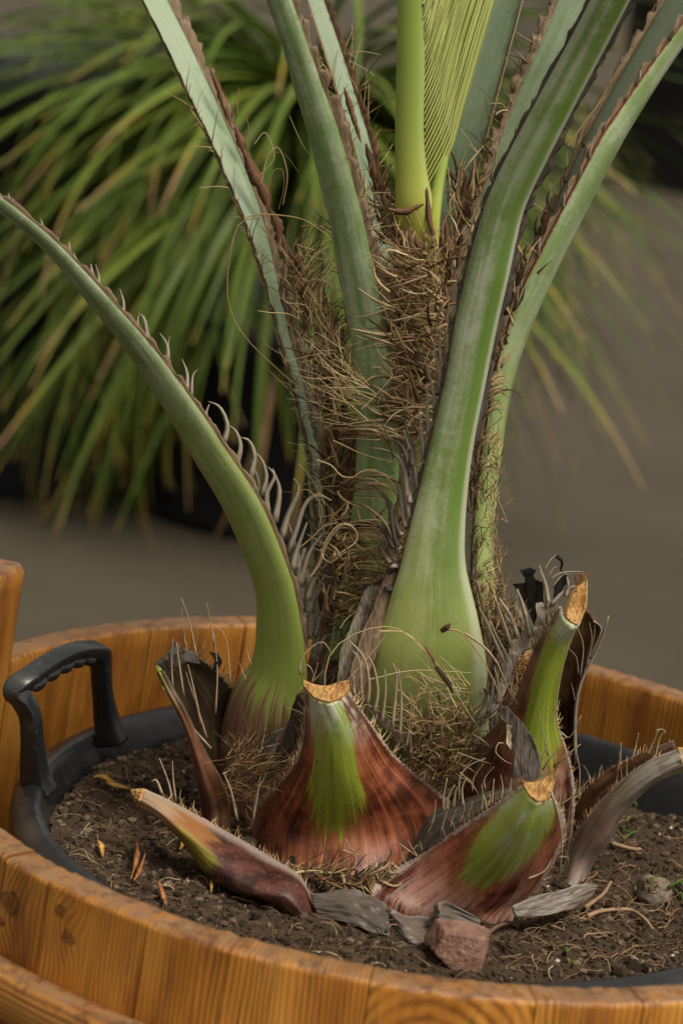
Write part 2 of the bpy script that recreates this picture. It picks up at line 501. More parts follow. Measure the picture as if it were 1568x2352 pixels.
MAT = {}
MAT['wood'] = mat_wood('varnished_pine')
MAT['wood_c'] = mat_wood('varnished_pine_arched_grain', cathedral=(0.045, -0.115))
MAT['wood_k'] = mat_wood('varnished_pine_big_knot', knots=((0.012, -0.032, 0.0095), (0.002, -0.05, 0.006)))
MAT['wood_k2'] = mat_wood('varnished_pine_small_knots', knots=((0.024, -0.033, 0.0065), (0.012, -0.018, 0.005)))
MAT['hoop'] = mat_wood('varnished_hoop', tone=0.82, across=True)
MAT['plastic'] = mat_plastic()
MAT['soil'] = mat_soil('potting_soil')
MAT['crumb'] = mat_soil('soil_crumb', isl=True)
MAT['fibre'] = mat_fibre('palm_fibre', [(0.0, (0.085, 0.047, 0.02)), (0.3, (0.24, 0.145, 0.06)), (0.6, (0.42, 0.28, 0.12)), (1.0, (0.6, 0.45, 0.23))])
MAT['fibre_dark'] = mat_fibre('dark_palm_fibre', [(0.0, (0.02, 0.011, 0.007)), (0.5, (0.085, 0.045, 0.022)), (1.0, (0.24, 0.14, 0.07))])
MAT['fibre_pale'] = mat_fibre('pale_straw_fibre', [(0.0, (0.22, 0.13, 0.055)), (0.5, (0.42, 0.29, 0.14)), (1.0, (0.6, 0.47, 0.28))])
MAT['spine'] = mat_papery('grey_spine', (0.14, 0.115, 0.086), (0.46, 0.39, 0.29), (0.1, 0.065, 0.04))
MAT['spine_pale'] = mat_papery('pale_spine', (0.27, 0.19, 0.12), (0.55, 0.43, 0.29), (0.2, 0.1, 0.05))
MAT['spine_dark'] = mat_papery('dark_spine', (0.03, 0.024, 0.02), (0.14, 0.11, 0.09), (0.22, 0.15, 0.1))
MAT['paper'] = mat_papery('papery_margin', (0.08, 0.05, 0.03), (0.3, 0.21, 0.13), (0.44, 0.33, 0.22))
MAT['paper_red'] = mat_papery('papery_brown_sheath', (0.09, 0.038, 0.02), (0.24, 0.125, 0.068), (0.38, 0.23, 0.12))
MAT['web'] = mat_papery('dried_grey_web', (0.05, 0.04, 0.032), (0.16, 0.13, 0.105), (0.24, 0.2, 0.16), uk=40)
MAT['web_black'] = mat_papery('blackened_web', (0.008, 0.007, 0.006), (0.028, 0.023, 0.02), (0.05, 0.035, 0.025))
MAT['cut'] = mat_cut()

# ------------------------------------------------------------------ ground
def mat_ground():
    t = NT('worn_concrete')
    p = t.pos()
    a = t.noise(p, 1.3, 4)
    b = t.noise(p, 9, 6, 0.7)
    c2 = t.noise(p, 120, 4, 0.75)
    c = t.mix(t.rng(a, 0.35, 0.65), (0.056, 0.046, 0.031), (0.068, 0.056, 0.039))
    c = t.mix(t.rng(b, 0.5, 0.72, 0, 0.3), c, (0.085, 0.068, 0.048))
    c = t.mix(t.rng(c2, 0.6, 0.8, 0, 0.4), c, (0.11, 0.092, 0.068))
    return t.fin(c, 0.9, 0.2, t.bump(c2, 0.3, 0.003))
mb = MB()
mb.add([(-60, -20, 0), (60, -20, 0), (60, 120, 0), (-60, 120, 0)], [(0, 1, 2, 3)])
g = mb.build('ground', mat_ground(), smooth=False)
tag(g, kind='structure')

# ------------------------------------------------------------------ wooden tub
def stave(a0, a1, mat, parent, name='stave', ztop=HR, ro=0.424, ri=0.397, seed=0, zbot=0.012, flare=0.02):
    """one curved board between angles a0 < a1 (radians); radius grows towards the foot"""
    mb = MB()
    na = 22
    prof = []   # (radial, z, v)
    th = ro - ri
    jit = random.uniform(-0.0004, 0.0004)
    zt = ztop + random.uniform(-0.0006, 0.0006)
    zs_out = [zbot, HR * 0.5, HR - 0.14, HR - 0.06, zt - 0.02, zt - 0.005, zt - 0.0022]
    def rad(r, z): return r + flare * (HR - z) / HR
    prof += [(rad(ro, z) + jit, z) for z in zs_out]
    prof += [(ro - 0.0018 + jit, zt - 0.0003), (ro - 0.004 + jit, zt), (ri + 0.004 + jit, zt), (ri + 0.002 + jit, zt - 0.0004)]
    prof += [(rad(ri, z) + jit, z) for z in zs_out[::-1][1:]]
    G, UV = [], []
    gap = random.uniform(0.0003, 0.0008) / ro
    for (r, z) in prof:
        row, uvr = [], []
        for j in range(na + 1):
            a = a0 + gap + (a1 - a0 - 2 * gap) * j / na
            rr, zz = r, z
            if z > zt - 0.004:       # worn, uneven top edge
                rr += 0.0012 * ns(a * 60, r * 200, seed) + 0.0009 * ns(a * 260, r * 90, seed)
                zz += 0.0014 * ns(a * 45, r * 150, seed + 4)
            row.append((rr * math.cos(a), rr * math.sin(a), zz))
            uvr.append(((a - a0) * ro, z - HR + (ro - r) * 0.5 * (z > zt - 0.001)))
        G.append(row); UV.append(uvr)
    mb.grid(G, UV)
    n, m = len(G), na + 1
    # end faces get their own vertices, so that the board's edges stay crisp
    for j, fl in ((0, False), (na, True)):
        V = [G[i][j] for i in range(n)]; fc = tuple(range(n))
        mb.add(V, [fc[::-1] if fl else fc], [UV[i][j] for i in range(n)])
    return mb.build(name, mat, parent)

tub = empty('wooden_tub', (0, 0, 0))
tag(tub, 'round varnished pine tub of upright staves with a wooden hoop', 'tub')
ang = [math.degrees(math.atan2(*PZ(x, y, HR)[[1, 0]])) for x, y in
       ((32, 1965), (128, 2018), (345, 2115), (535, 2174), (854, 2234), (1229, 2292), (1474, 2300))]
front = [a % 360 for a in ang]                       # joints read from the photograph, 220..290 degrees
rest = [front[-1]]
while rest[-1] < 360 + 100:
    rest.append(rest[-1] + random.uniform(13, 18.5))
joints = rest[:-1] + [360 + 116, 360 + 131, 360 + 144, 360 + 158.5]
joints.append(360 + 181)
a = 360 + 181
while a < front[0] + 360 - 8:
    a += 13.2
    joints.append(a)
joints[-1] = front[0] + 360
full = joints + [f + 360 for f in front[1:]]
for i in range(len(full) - 1):
    a0, a1 = math.radians(full[i]), math.radians(full[i + 1])
    mid = full[i] % 360
    if abs(full[i] - (360 + 158.5)) < 0.1:
        stave(a0, a1, MAT['wood'], tub, 'handle_stave', ztop=HR + 0.088, seed=i)
        continue
    m_ = MAT['wood']
    if abs(mid - front[4]) < 0.2: m_ = MAT['wood_c']
    if abs(mid - front[0]) < 0.2: m_ = MAT['wood_k']
    if abs(mid - front[1]) < 0.2: m_ = MAT['wood_k2']
    stave(a0, a1, m_, tub, seed=i)
# wooden hoop
def hoop(z, r, name='hoop'):
    mb = MB(); G, UV = [], []
    for i in range(145):
        a = 2 * PI * i / 144
        row, uvr = [], []
        for k in range(12):
            t = 2 * PI * k / 12
            cs, sn = math.cos(t), math.sin(t)
            rr = r + 0.013 * math.copysign(abs(cs) ** 0.7, cs) + 0.0008 * ns(a * 9, k)
            zz = z + 0.0215 * math.copysign(abs(sn) ** 0.8, sn) + 0.001 * ns(a * 5, k + 9)
            row.append((rr * math.cos(a), rr * math.sin(a), zz))
            uvr.append((a * r, 0.021 * sn + 0.01 * cs))
        G.append(row); UV.append(uvr)
    mb.grid(G, UV, closed=True, flip=True)
    return mb.build(name, MAT['hoop'], tub)
hoop(HR - 0.086, 0.441)
hoop(0.10, 0.452)
# floor board disc that carries the pot
mb = MB(); seg = 48
V = [(0.39 * math.cos(2 * PI * i / seg), 0.39 * math.sin(2 * PI * i / seg), z) for z in (0.04, 0.075) for i in range(seg)]
mb.add(V, [tuple(range(seg))[::-1], tuple(range(seg, 2 * seg))] + [(i, (i + 1) % seg, seg + (i + 1) % seg, seg + i) for i in range(seg)])
mb.build('bottom_board', MAT['wood'], tub, smooth=False)

# ------------------------------------------------------------------ black pot
POT_Z = HR - 0.052
pot = empty('black_pot', (0, 0.01, 0.076))
tag(pot, 'black plastic pot with a loop handle standing inside the pine tub', 'pot')
mb = MB(); G = []
prof = [(0.0, 0.078), (0.23, 0.078), (0.245, 0.09), (0.318, POT_Z - 0.03), (0.322, POT_Z - 0.018), (0.338, POT_Z - 0.017), (0.3415, POT_Z - 0.012), (0.3405, POT_Z - 0.005), (0.334, POT_Z - 0.0005),
        (0.324, POT_Z + 0.003), (0.3185, POT_Z + 0.0025), (0.3155, POT_Z - 0.001), (0.3135, POT_Z - 0.007), (0.304, POT_Z - 0.03), (0.232, 0.1), (0.0, 0.1)]
for r, z in prof:
    r = r * 0.987
    G.append([(r * math.cos(2 * PI * i / 96), 0.01 + r * math.sin(2 * PI * i / 96), z + ((.004 + .032 * r * math.cos(2 * PI * i / 96)) if z > .3 else 0)) for i in range(96)])
mb.grid(G, [[(i / 96, k / len(prof)) for i in range(96)] for k in range(len(prof))], closed=True)
mb.build('body', MAT['plastic'], pot)

def sweep_rect(pts, ws, hs_, wdir, mat, name, parent, bev=0.25, sub=8):
    """rounded rectangular bar along pts; ws along wdir, hs_ across"""
    n = len(pts) * sub
    ts = np.linspace(0, 1, n)
    P = cr(pts, ts)
    ww = cr([[w] for w in ws], ts)[:, 0]
    hh = cr([[h] for h in hs_], ts)[:, 0]
    T = np.gradient(P, axis=0)
    mb = MB(); G = []
    for i in range(n):
        t = nrm(T[i]); w = nrm(wdir[min(int(ts[i] * len(wdir)), len(wdir) - 1)] if isinstance(wdir, list) else wdir)
        w = nrm(w - t * (w @ t)); h = np.cross(t, w)
        row = []
        for k in range(16):
            th = 2 * PI * k / 16
            cx, sx = math.cos(th), math.sin(th)
            row.append(P[i] + w * ww[i] * math.copysign(abs(cx) ** 0.3, cx) + h * hh[i] * math.copysign(abs(sx) ** 0.3, sx))
        G.append(row)
    mb.grid(G, None, closed=True)
    mb.f.append(tuple(range(16))[::-1]); mb.f.append(tuple((n - 1) * 16 + k for k in range(16)))
    return mb.build(name, mat, parent)

# handle: two upright legs and a curved grip with finger notches
hp = [PY(x, y, Y) for x, y, Y in ((92, 1820, .0), (80, 1775, -.002), (75, 1705, -.006), (70, 1645, -.009), (54, 1610, -.011), (34, 1583, -.012), (64, 1560, -.004), (116, 1524, .028), (165, 1501, .06), (206, 1496, .09),
                                  (230, 1503, .108), (233, 1545, .118), (237, 1600, .127), (245, 1650, .133), (258, 1705, .135))]
rad_d = nrm(np.array([-0.92, 0.25, 0.25]))
hw = [0.014, 0.011, 0.0085, 0.008, 0.008, 0.0085, 0.0085, 0.008, 0.008, 0.0085, 0.0085, 0.008, 0.008, 0.010, 0.013]
hh = [0.010, 0.0085, 0.0072, 0.0072, 0.0075, 0.0078, 0.0075, 0.0072, 0.0072, 0.0075, 0.0078, 0.0072, 0.0072, 0.0085, 0.0105]
hnd = sweep_rect(hp, hw, hh, rad_d, MAT['plastic'], 'handle', pot)
for k in range(5):                                   # finger ridges under the grip
    t = 0.45 + 0.042 * k
    c = cr(hp, [t])[0] - np.array([0, 0, 0.0058])
    tg = nrm(cr(hp, [t + .02])[0] - cr(hp, [t - .02])[0])
    sweep_rect([c - tg * .011 + np.array([0, 0, .003]), c - tg * .006, c + tg * .007, c + tg * .010 + np.array([0, 0, .003])], [.004, .009, .009, .004], [.002, .0035, .0035, .002], rad_d, MAT['plastic'], 'finger_ridge', pot, sub=5)

# ------------------------------------------------------------------ soil
SOIL = HR - 0.08
PALM = np.array([0.0, 0.07])
def soil_h(x, y):
    d = math.hypot(x - PALM[0], y - PALM[1])
    h = 0.012 * math.exp(-(d / 0.16) ** 2)
    h += 0.012 * ns(x * 9, y * 9, 1.7) + 0.006 * ns(x * 28, y * 28, 5) + 0.0035 * ns(x * 80, y * 80, 9)
    d2 = math.hypot(x - 0.24, y - 0.1)
    h += 0.035 * math.exp(-(d2 / 0.07) ** 2)
    return SOIL + h
mb = MB(); N = 150
idx = {}
for i in range(N + 1):
    for j in range(N + 1):
        x, y = -0.31 + 0.62 * i / N, -0.31 + 0.62 * j / N
        if math.hypot(x, y) < 0.303:
            idx[(i, j)] = len(mb.v)
            mb.v.append((x, y, soil_h(x, y))); mb.uv.append((0, 0))
for (i, j) in list(idx):
    q = [(i, j), (i + 1, j), (i + 1, j + 1), (i, j + 1)]
    if all(k in idx for k in q):
        mb.f.append(tuple(idx[k] for k in q))
so = mb.build('soil', MAT['soil'])
tag(so, kind='structure')
# crumbs
ico_v = []
phi = (1 + 5 ** 0.5) / 2
for a, b in ((-1, phi), (1, phi), (-1, -phi), (1, -phi)):
    ico_v += [(a, b, 0)]
for a, b in ((-1, phi), (1, phi), (-1, -phi), (1, -phi)):
    ico_v += [(0, a, b)]
for a, b in ((phi, -1), (phi, 1), (-phi, -1), (-phi, 1)):
    ico_v += [(a, 0, b)]
ICO = np.array(ico_v) / math.hypot(1, phi)
ICOF = [(0, 11, 5), (0, 5, 1), (0, 1, 7), (0, 7, 10), (0, 10, 11), (1, 5, 9), (5, 11, 4), (11, 10, 2), (10, 7, 6), (7, 1, 8),
        (3, 9, 4), (3, 4, 2), (3, 2, 6), (3, 6, 8), (3, 8, 9), (4, 9, 5), (2, 4, 11), (6, 2, 10), (8, 6, 7), (9, 8, 1)]
mb = MB()
for k in range(15000):
    r = 0.3 * math.sqrt(random.random()); a = random.uniform(0, 2 * PI)
    x, y = r * math.cos(a), r * math.sin(a)
    if y > 0.16 and x > -0.15: continue
    s = 0.0008 + 0.0026 * random.random() ** 3.2
    if random.random() < 0.02: s *= 2.2
    sc = np.array([random.uniform(0.7, 1.5), random.uniform(0.7, 1.5), random.uniform(0.5, 1.0)]) * s
    V = ICO * sc * rng.uniform(0.75, 1.25, (12, 1))
    ca, sa = math.cos(a * 7), math.sin(a * 7)
    V = V @ np.array([[ca, -sa, 0], [sa, ca, 0], [0, 0, 1]])
    mb.add(V + np.array([x, y, soil_h(x, y) + s * 0.25]), ICOF)
tag(mb.build('soil_crumbs', MAT['crumb'], smooth=False), 'dark brown soil crumbs covering the surface of the pot', 'soil', kind='stuff')

def soil_pt(x, y, dz=0.0):
    """the soil point under photograph pixel (x, y)"""
    v = PZ(x, y, SOIL + 0.01)
    for _ in range(4):
        v = PZ(x, y, soil_h(v[0], v[1]))
    return v + np.array([0, 0, dz])

# ------------------------------------------------------------------ palm
palm = empty('palm', (PALM[0], PALM[1], SOIL))
tag(palm, 'young palm with grey green leaf stalks and cut leaf bases growing in the black pot', 'palm')

PHI = np.linspace(0, PI, 17)
def stalk(name, pts, out, asp, mat, parent=palm, conc=0.25, n=72, full_round=False):
    """leaf stalk: pts = (x px, y px, visible width px, depth Y); out = direction of the convex outer side (top, base)"""
    ts = np.linspace(0, 1, n)
    C = cr([PY(x, y, Y) for x, y, w, Y in pts], ts)
    Wd = cr([[w] for _, _, w, _ in pts], ts)[:, 0]
    T = np.gradient(C, axis=0)
    o0, o1 = np.array(out[0], float), np.array(out[-1], float)
    asp = asp if hasattr(asp, '__len__') else (asp, asp)
    conc_ = conc if hasattr(conc, '__len__') else (conc, conc)
    G, UV, EL, ER, OO, WW = [], [], [], [], [], []
    for i in range(n):
        t = nrm(T[i]); f = ts[i]
        o = nrm(o0 * (1 - f) + o1 * f); o = nrm(o - t * (o @ t)); w = nrm(np.cross(t, o))
        a_ = asp[0] * (1 - f) + asp[1] * f
        k_ = conc_[0] * (1 - f) + conc_[1] * f
        loc = [(-math.cos(p), a_ * math.sin(p) ** 0.8) for p in PHI]
        if full_round:
            loc += [(math.cos(p), -a_ * math.sin(p) ** 0.8) for p in PHI[1:-1]]
            us = [j / 16 for j in range(17)] + [1 + j / 16 for j in range(1, 16)]
        else:
            loc += [(x, k_ * a_ * (1 - x * x)) for x in np.linspace(1, -1, 11)[1:-1]]
            us = [j / 16 for j in range(17)] + [1 + j / 10 for j in range(1, 10)]
        q = nrm(np.cross(t, C[i] - CAM))
        s = [(a * (w @ q) + b * (o @ q)) for a, b in loc]
        lo, hi = min(s), max(s)
        sc = Wd[i] * mpp(C[i]) / (hi - lo)
        c0 = C[i] - q * (lo + hi) / 2 * sc
        G.append([c0 + (a * w + b * o) * sc for a, b in loc]); UV.append([(uu, f) for uu in us])
        EL.append(c0 - w * sc); ER.append(c0 + w * sc); OO.append(o); WW.append(w)
    mb = MB()
    # seam: repeat the first vertex so the texture does not run backwards
    for r_, u_ in zip(G, UV):
        r_.append(r_[0]); u_.append((2.0, u_[0][1]))
    mb.grid(G, UV, flip=True)
    m = len(G[0])
    mb.f.append(tuple(range(m - 1))); mb.f.append(tuple((n - 1) * m + k for k in range(m - 1))[::-1])
    ob = mb.build(name, mat, parent)
    ob.data.validate()
    return dict(o=ob, L=np.array(EL), R=np.array(ER), out=np.array(OO), w=np.array(WW), t=np.array([nrm(x) for x in T]), n=n)

def ribbon(mb, pts, w0, w1, thick=0.35, seg=9, ref=None, taper=1.0, wmid=None, jag=0.0):
    """flat tapering strip with a lens section along pts"""
    P = cr(pts, np.linspace(0, 1, seg))
    T = np.gradient(P, axis=0)
    V, UV, F = [], [], []
    for i in range(seg):
        f = i / (seg - 1)
        t = nrm(T[i])
        r_ = nrm(P[i] - CAM) if ref is None else np.asarray(ref, float)
        a = nrm(np.cross(t, r_)); b = np.cross(t, a)
        w = w0 + (w1 - w0) * f ** taper
        if wmid is not None:
            w += wmid * math.sin(PI * f)
        w *= 1 + jag * random.uniform(-1, 1)
        for (x, y, u) in ((-1, 0, 0.0), (0, thick, 0.5), (1, 0, 1.0), (0, -thick, 0.5)):
            V.append(P[i] + a * w * x + b * w * y); UV.append((u, f))
    for i in range(seg - 1):
        for k in range(4):
            l = (k + 1) % 4
            F.append((i * 4 + k, i * 4 + l, (i + 1) * 4 + l, (i + 1) * 4 + k))
    F.append((0, 1, 2, 3)[::-1]); F.append(tuple((seg - 1) * 4 + k for k in range(4)))
    mb.add(V, F, UV)
def spine_px(parent, pts, w, Y0, Y1=None, mat='spine', w1=0.15, name='spine', thick=0.4, seg=9, wmid=None, jag=0.0):
    """a spine or strap through photograph pixels pts, w px wide at its foot; depth runs from Y0 to Y1"""
    Y1 = Y0 if Y1 is None else Y1
    n = len(pts)
    P = [PY(x, y, Y0 + (Y1 - Y0) * i / (n - 1)) for i, (x, y) in enumerate(pts)]
    k = mpp(P[0])
    P = [P[0]] + [p + rng.normal(0, 1, 3) * k * 1.6 for p in P[1:]]
    w1 = min(w1, .34) * random.uniform(.6, 1.1)
    mb = MB()
    ribbon(mb, P, w * k / 2, w * k / 2 * w1, thick, seg, wmid=None if wmid is None else wmid * k / 2, jag=jag)
    return mb.build(name, MAT[mat], parent)
def crop(x0, y0, s):
    return lambda pts: [(x0 + x * s, y0 + y * s) for x, y in pts]
def margin(st, side, f):
    s = st['L'] if side == 'L' else st['R']
    i = min(max(f, 0), 1) * (st['n'] - 1)
    k = int(min(i, st['n'] - 2)); q = i - k
    p = s[k] * (1 - q) + s[k + 1] * q
    lat = st['w'][k] * (-1 if side == 'L' else 1)
    return p, st['t'][k], lat, st['out'][k]
def margin_strip(st, side, f0, f1, wmm, mat='paper', jag=1.0, lift=0.6, seed=0, out=0.0, n=None):
    """ragged papery strip that dries along the edge of a stalk"""
    n = n or int(150 * (f1 - f0)) + 10
    mb = MB(); G, UV = [], []
    ph = random.uniform(0, 10)
    for i in range(n + 1):
        f = f0 + (f1 - f0) * i / n
        p, t, lat, o = margin(st, side, f)
        saw = (i / n * (f1 - f0) * 26 + ph) % 1.0
        w = wmm * (0.45 + jag * (0.55 * (1 - saw) + 0.5 * ns(f * 60, seed) + 0.25 * ns(f * 190, seed + 3)))
        w = max(w, wmm * 0.15) * 0.001
        d = nrm(lat * (1 - lift) - o * lift + lat * out)
        wob = o * 0.001 * ns(f * 50, seed + 8)
        b0 = p - lat * 0.0012 + o * 0.0006
        row = [b0 + o * 0.0004, p + d * w * 0.5 + wob + o * 0.0003, p + d * w + wob * 2 - t * w * 0.3, p + d * w * 0.5 + wob - o * 0.0009, b0 - o * 0.0012]
        G.append(row); UV.append([(k / 4, f * 14) for k in range(5)])
    mb.grid(G, UV)
    return mb.build('margin_strip', MAT[mat], st['o'])

# --- leaf stalks -------------------------------------------------------------
MS = dict(
    s1=mat_stalk('stalk_grey_green', green=(0.125, 0.18, 0.055), bloom=(0.29, 0.335, 0.22), base=(0.31, 0.36, 0.065), v_base=0.58, brown_from=0.83, seed=1.0),
    s2=mat_stalk('stalk_silver_inner', v_base=1.1, seed=2.0, adax=(0.28, 0.345, 0.245)),
    s3=mat_stalk('stalk_blue_green', green=(0.14, 0.215, 0.07), bloom=(0.35, 0.4, 0.26), base=(0.3, 0.4, 0.12), v_base=0.82, seed=3.0),
    s4=mat_stalk('stalk_broad_green', green=(0.145, 0.21, 0.05), bloom=(0.39, 0.43, 0.3), base=(0.46, 0.47, 0.13), v_base=0.74, brown_from=0.93, seed=4.0, stripe=0.34),
    s5=mat_stalk('stalk_pale_inner', v_base=1.1, seed=5.0, adax=(0.26, 0.325, 0.215)),
    s6=mat_stalk('stalk_side_green', green=(0.17, 0.24, 0.08), bloom=(0.36, 0.41, 0.27), base=(0.36, 0.43, 0.13), v_base=0.66, seed=6.0, adax=(0.12, 0.16, 0.09)),
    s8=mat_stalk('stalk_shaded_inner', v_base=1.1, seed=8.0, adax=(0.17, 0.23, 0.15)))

# core column of old fibrous sheaths in the middle
def mat_core():
    t = NT('fibrous_core')
    u, v = t.uv()
    a = t.noise(t.xyz(t.math('MULTIPLY', u, 12), t.math('MULTIPLY', v, 60)), 1, 5, 0.7)
    b = t.noise(t.pos(), 90, 5, 0.7)
    c = t.mix(t.rng(a, 0.35, 0.7), (0.06, 0.032, 0.015), (0.24, 0.14, 0.065))
    c = t.mix(t.rng(b, 0.5, 0.75, 0, 0.6), c, (0.34, 0.21, 0.095))
    return t.fin(c, 0.9, 0.15, t.bump(a, 1.0, 0.004))
core = stalk('fibrous_core', [(966, 575, 50, .085), (958, 650, 84, .085), (948, 750, 96, .085), (938, 850, 100, .09), (908, 950, 120, .095), (872, 1050, 150, .1), (860, 1150, 170, .1),
                              (862, 1250, 190, .1), (872, 1350, 250, .1), (885, 1450, 320, .1), (890, 1560, 390, .095), (890, 1680, 430, .085), (890, 1800, 440, .075), (890, 1930, 430, .07)],
             ((0, -1, 0), (0, -1, 0)), 0.9, mat_core(), full_round=True)

S2 = stalk('leaf_stalk', [(338, -40, 58, .24), (356, 0, 58, .235), (415, 120, 58, .22), (471, 240, 58, .205), (524, 360, 56, .19), (571, 480, 52, .175), (600, 570, 45, .165), (622, 654, 38, .158), (654, 786, 31, .15), (690, 918, 33, .142), (718, 1050, 35, .133), (730, 1182, 36, .126), (737, 1320, 44, .12), (748, 1450, 50, .11)],
           ((-.62, .78, 0), (-.9, .35, 0)), (0.5, 0.7), MS['s2'], conc=-0.12)
S7 = stalk('leaf_stalk', [(712, -40, 42, .2), (725, 0, 42, .195), (762, 110, 44, .18), (797, 220, 44, .165), (828, 320, 44, .15), (852, 420, 42, .14), (875, 520, 40, .13), (895, 640, 40, .12)],
           ((-.35, .9, 0), (-.35, .9, 0)), 0.5, MS['s2'], conc=-0.1)
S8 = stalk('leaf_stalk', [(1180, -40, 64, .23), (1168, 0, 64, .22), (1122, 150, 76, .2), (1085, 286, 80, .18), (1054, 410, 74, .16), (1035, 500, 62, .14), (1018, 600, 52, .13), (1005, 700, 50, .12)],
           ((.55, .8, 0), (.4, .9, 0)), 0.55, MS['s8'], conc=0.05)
S5 = stalk('leaf_stalk', [(1342, -40, 82, .11), (1325, 0, 82, .11), (1278, 110, 82, .1), (1228, 220, 82, .095), (1186, 330, 80, .09), (1148, 440, 78, .085), (1112, 560, 74, .08), (1078, 680, 72, .08), (1058, 800, 70, .08), (1040, 920, 66, .08), (1020, 1060, 60, .08)],
           ((.42, .9, 0), (.4, .9, 0)), 0.55, MS['s5'], conc=-0.08)
S6 = stalk('leaf_stalk', [(1600, -20, 98, .2), (1558, 40, 95, .19), (1486, 150, 88, .175), (1400, 295, 82, .155), (1345, 405, 76, .14), (1270, 565, 64, .125), (1203, 720, 57, .115), (1160, 850, 50, .105), (1138, 970, 46, .1), (1122, 1080, 50, .095), (1110, 1200, 50, .09), (1106, 1300, 54, .085), (1110, 1400, 62, .08), (1110, 1540, 80, .07)],
           ((.95, .42, 0), (.75, -.66, 0)), (0.62, 0.55), MS['s6'], conc=(-0.05, 0.2))
S3 = stalk('leaf_stalk', [(625, -45, 54, .0), (642, 0, 54, .002), (676, 100, 58, .006), (708, 200, 63, .012), (747, 320, 71, .018), (789, 480, 76, .026), (803, 544, 78, .029), (837, 720, 84, .036), (862, 885, 91, .042), (867, 1006, 98, .046), (866, 1090, 100, .048), (858, 1180, 102, .05), (845, 1290, 106, .052), (832, 1400, 118, .05), (825, 1520, 150, .045)],
           ((-.35, -.93, .1), (-.2, -.98, 0)), (0.62, 0.5), MS['s3'], conc=0.2)
S4 = stalk('leaf_stalk', [(1424, -45, 82, -.085), (1400, 0, 82, -.08), (1344, 108, 82, -.068), (1283, 222, 84, -.058), (1212, 358, 88, -.048), (1165, 458, 89, -.041), (1140, 541, 94, -.036), (1119, 630, 98, -.032), (1093, 742, 98, -.027), (1068, 874, 94, -.023), (1040, 1006, 98, -.02), (1018, 1124, 111, -.018), (1002, 1226, 131, -.017), (994, 1300, 152, -.016), (990, 1365, 188, -.014), (988, 1430, 222, -.012), (984, 1500, 258, -.008), (976, 1600, 296, .006), (970, 1700, 300, .028), (970, 1800, 270, .05), (968, 1920, 230, .07)],
           ((.22, -.97, .1), (.12, -.99, 0)), (0.6, 0.3), MS['s4'], conc=(0.15, 0.5), n=110)
S1 = stalk('leaf_stalk', [(-40, 440, 30, -.06), (0, 468, 31, -.058), (88, 540, 34, -.05), (148, 599, 37, -.045), (204, 664, 44, -.04), (263, 733, 49, -.033), (319, 801, 56, -.027), (356, 851, 61, -.022), (401, 917, 67, -.015), (446, 985, 73, -.009), (481, 1042, 76, -.004), (536, 1127, 82, .003), (576, 1204, 86, .009), (621, 1320, 88, .018), (636, 1382, 94, .023), (641, 1428, 104, .027), (644, 1490, 118, .032), (640, 1550, 142, .036), (624, 1610, 186, .04), (614, 1690, 212, .044), (610, 1770, 226, .046), (610, 1880, 240, .048)],
           ((-.35, -.85, -.4), (-.45, -.9, 0)), (0.62, 0.42), MS['s1'], conc=(0.15, 0.5), n=100)

# papery edges
for st, sd_, f0, f1, w, mt, lf in (
        (S2, 'L', 0, .95, 5, 'paper', .75), (S2, 'R', 0, .95, 9.5, 'paper', .35), (S3, 'L', 0, .2, 5.5, 'paper', .15), (S3, 'L', .2, .8, 10, 'paper', .12), (S3, 'R', 0, .6, 4.0, 'paper', .6),
        (S4, 'L', 0, .5, 6.0, 'spine_dark', .1), (S4, 'R', 0, .6, 4.0, 'spine_dark', .5), (S5, 'L', 0, .9, 9.0, 'paper', .45), (S5, 'R', 0, .9, 6.0, 'paper', .7),
        (S6, 'L', 0, .75, 7.0, 'paper', .8), (S6, 'R', 0, .75, 6.0, 'paper', .8), (S7, 'L', 0, .95, 6.0, 'paper_red', .7), (S7, 'R', 0, .95, 6.0, 'paper_red', .7),
        (S8, 'L', 0, .95, 5.0, 'paper_red', .7), (S8, 'R', 0, .95, 5.0, 'paper_red', .7), (S1, 'L', 0, .75, 4.2, 'paper', .3), (S1, 'R', 0, .6, 3.0, 'paper', .6)):
    margin_strip(st, sd_, f0, f1, w, mt, lift=lf, seed=random.uniform(0, 99))

# stiff teeth and torn points standing off the edges
def teeth(st, side, f0, f1, count, lmin, lmax, mat, up=1.0, latw=.5, adx=.3):
    for k in range(count):
        f = f0 + (f1 - f0) * (k + random.uniform(-.35, .35)) / count
        p, t, lat, o = margin(st, side, min(max(f, 0), 1))
        L = random.uniform(lmin, lmax) * random.choice((.6, 1, 1, 1.3)) * .001
        d = nrm(-t * up + lat * latw * random.uniform(.4, 1.5) - o * adx * random.uniform(0, 1.5))
        P = [p - lat * .001, p + d * L * .5 + lat * L * .12, p + d * L + (-t) * L * .15 + rng.normal(0, 1, 3) * L * .08]
        w = L * random.uniform(.1, .17) + .0006
        mb = MB(); ribbon(mb, P, w, w * .1, .35, 8, jag=.12)
        mb.build('spine', MAT[mat], st['o'])
teeth(S2, 'R', .1, .9, 24, 8, 18, 'paper'); teeth(S2, 'L', .15, .9, 18, 5, 11, 'paper'); teeth(S3, 'L', .05, .75, 26, 5, 12, 'paper', latw=.35); teeth(S4, 'L', .02, .5, 26, 5, 11, 'spine_dark', latw=.4)
teeth(S5, 'L', .05, .8, 22, 6, 14, 'paper'); teeth(S6, 'L', .05, .6, 20, 7, 16, 'paper'); teeth(S6, 'R', .05, .6, 16, 6, 13, 'spine'); teeth(S7, 'R', .1, .9, 14, 5, 12, 'paper_red'); teeth(S4, 'R', .1, .55, 16, 4, 9, 'spine_dark')

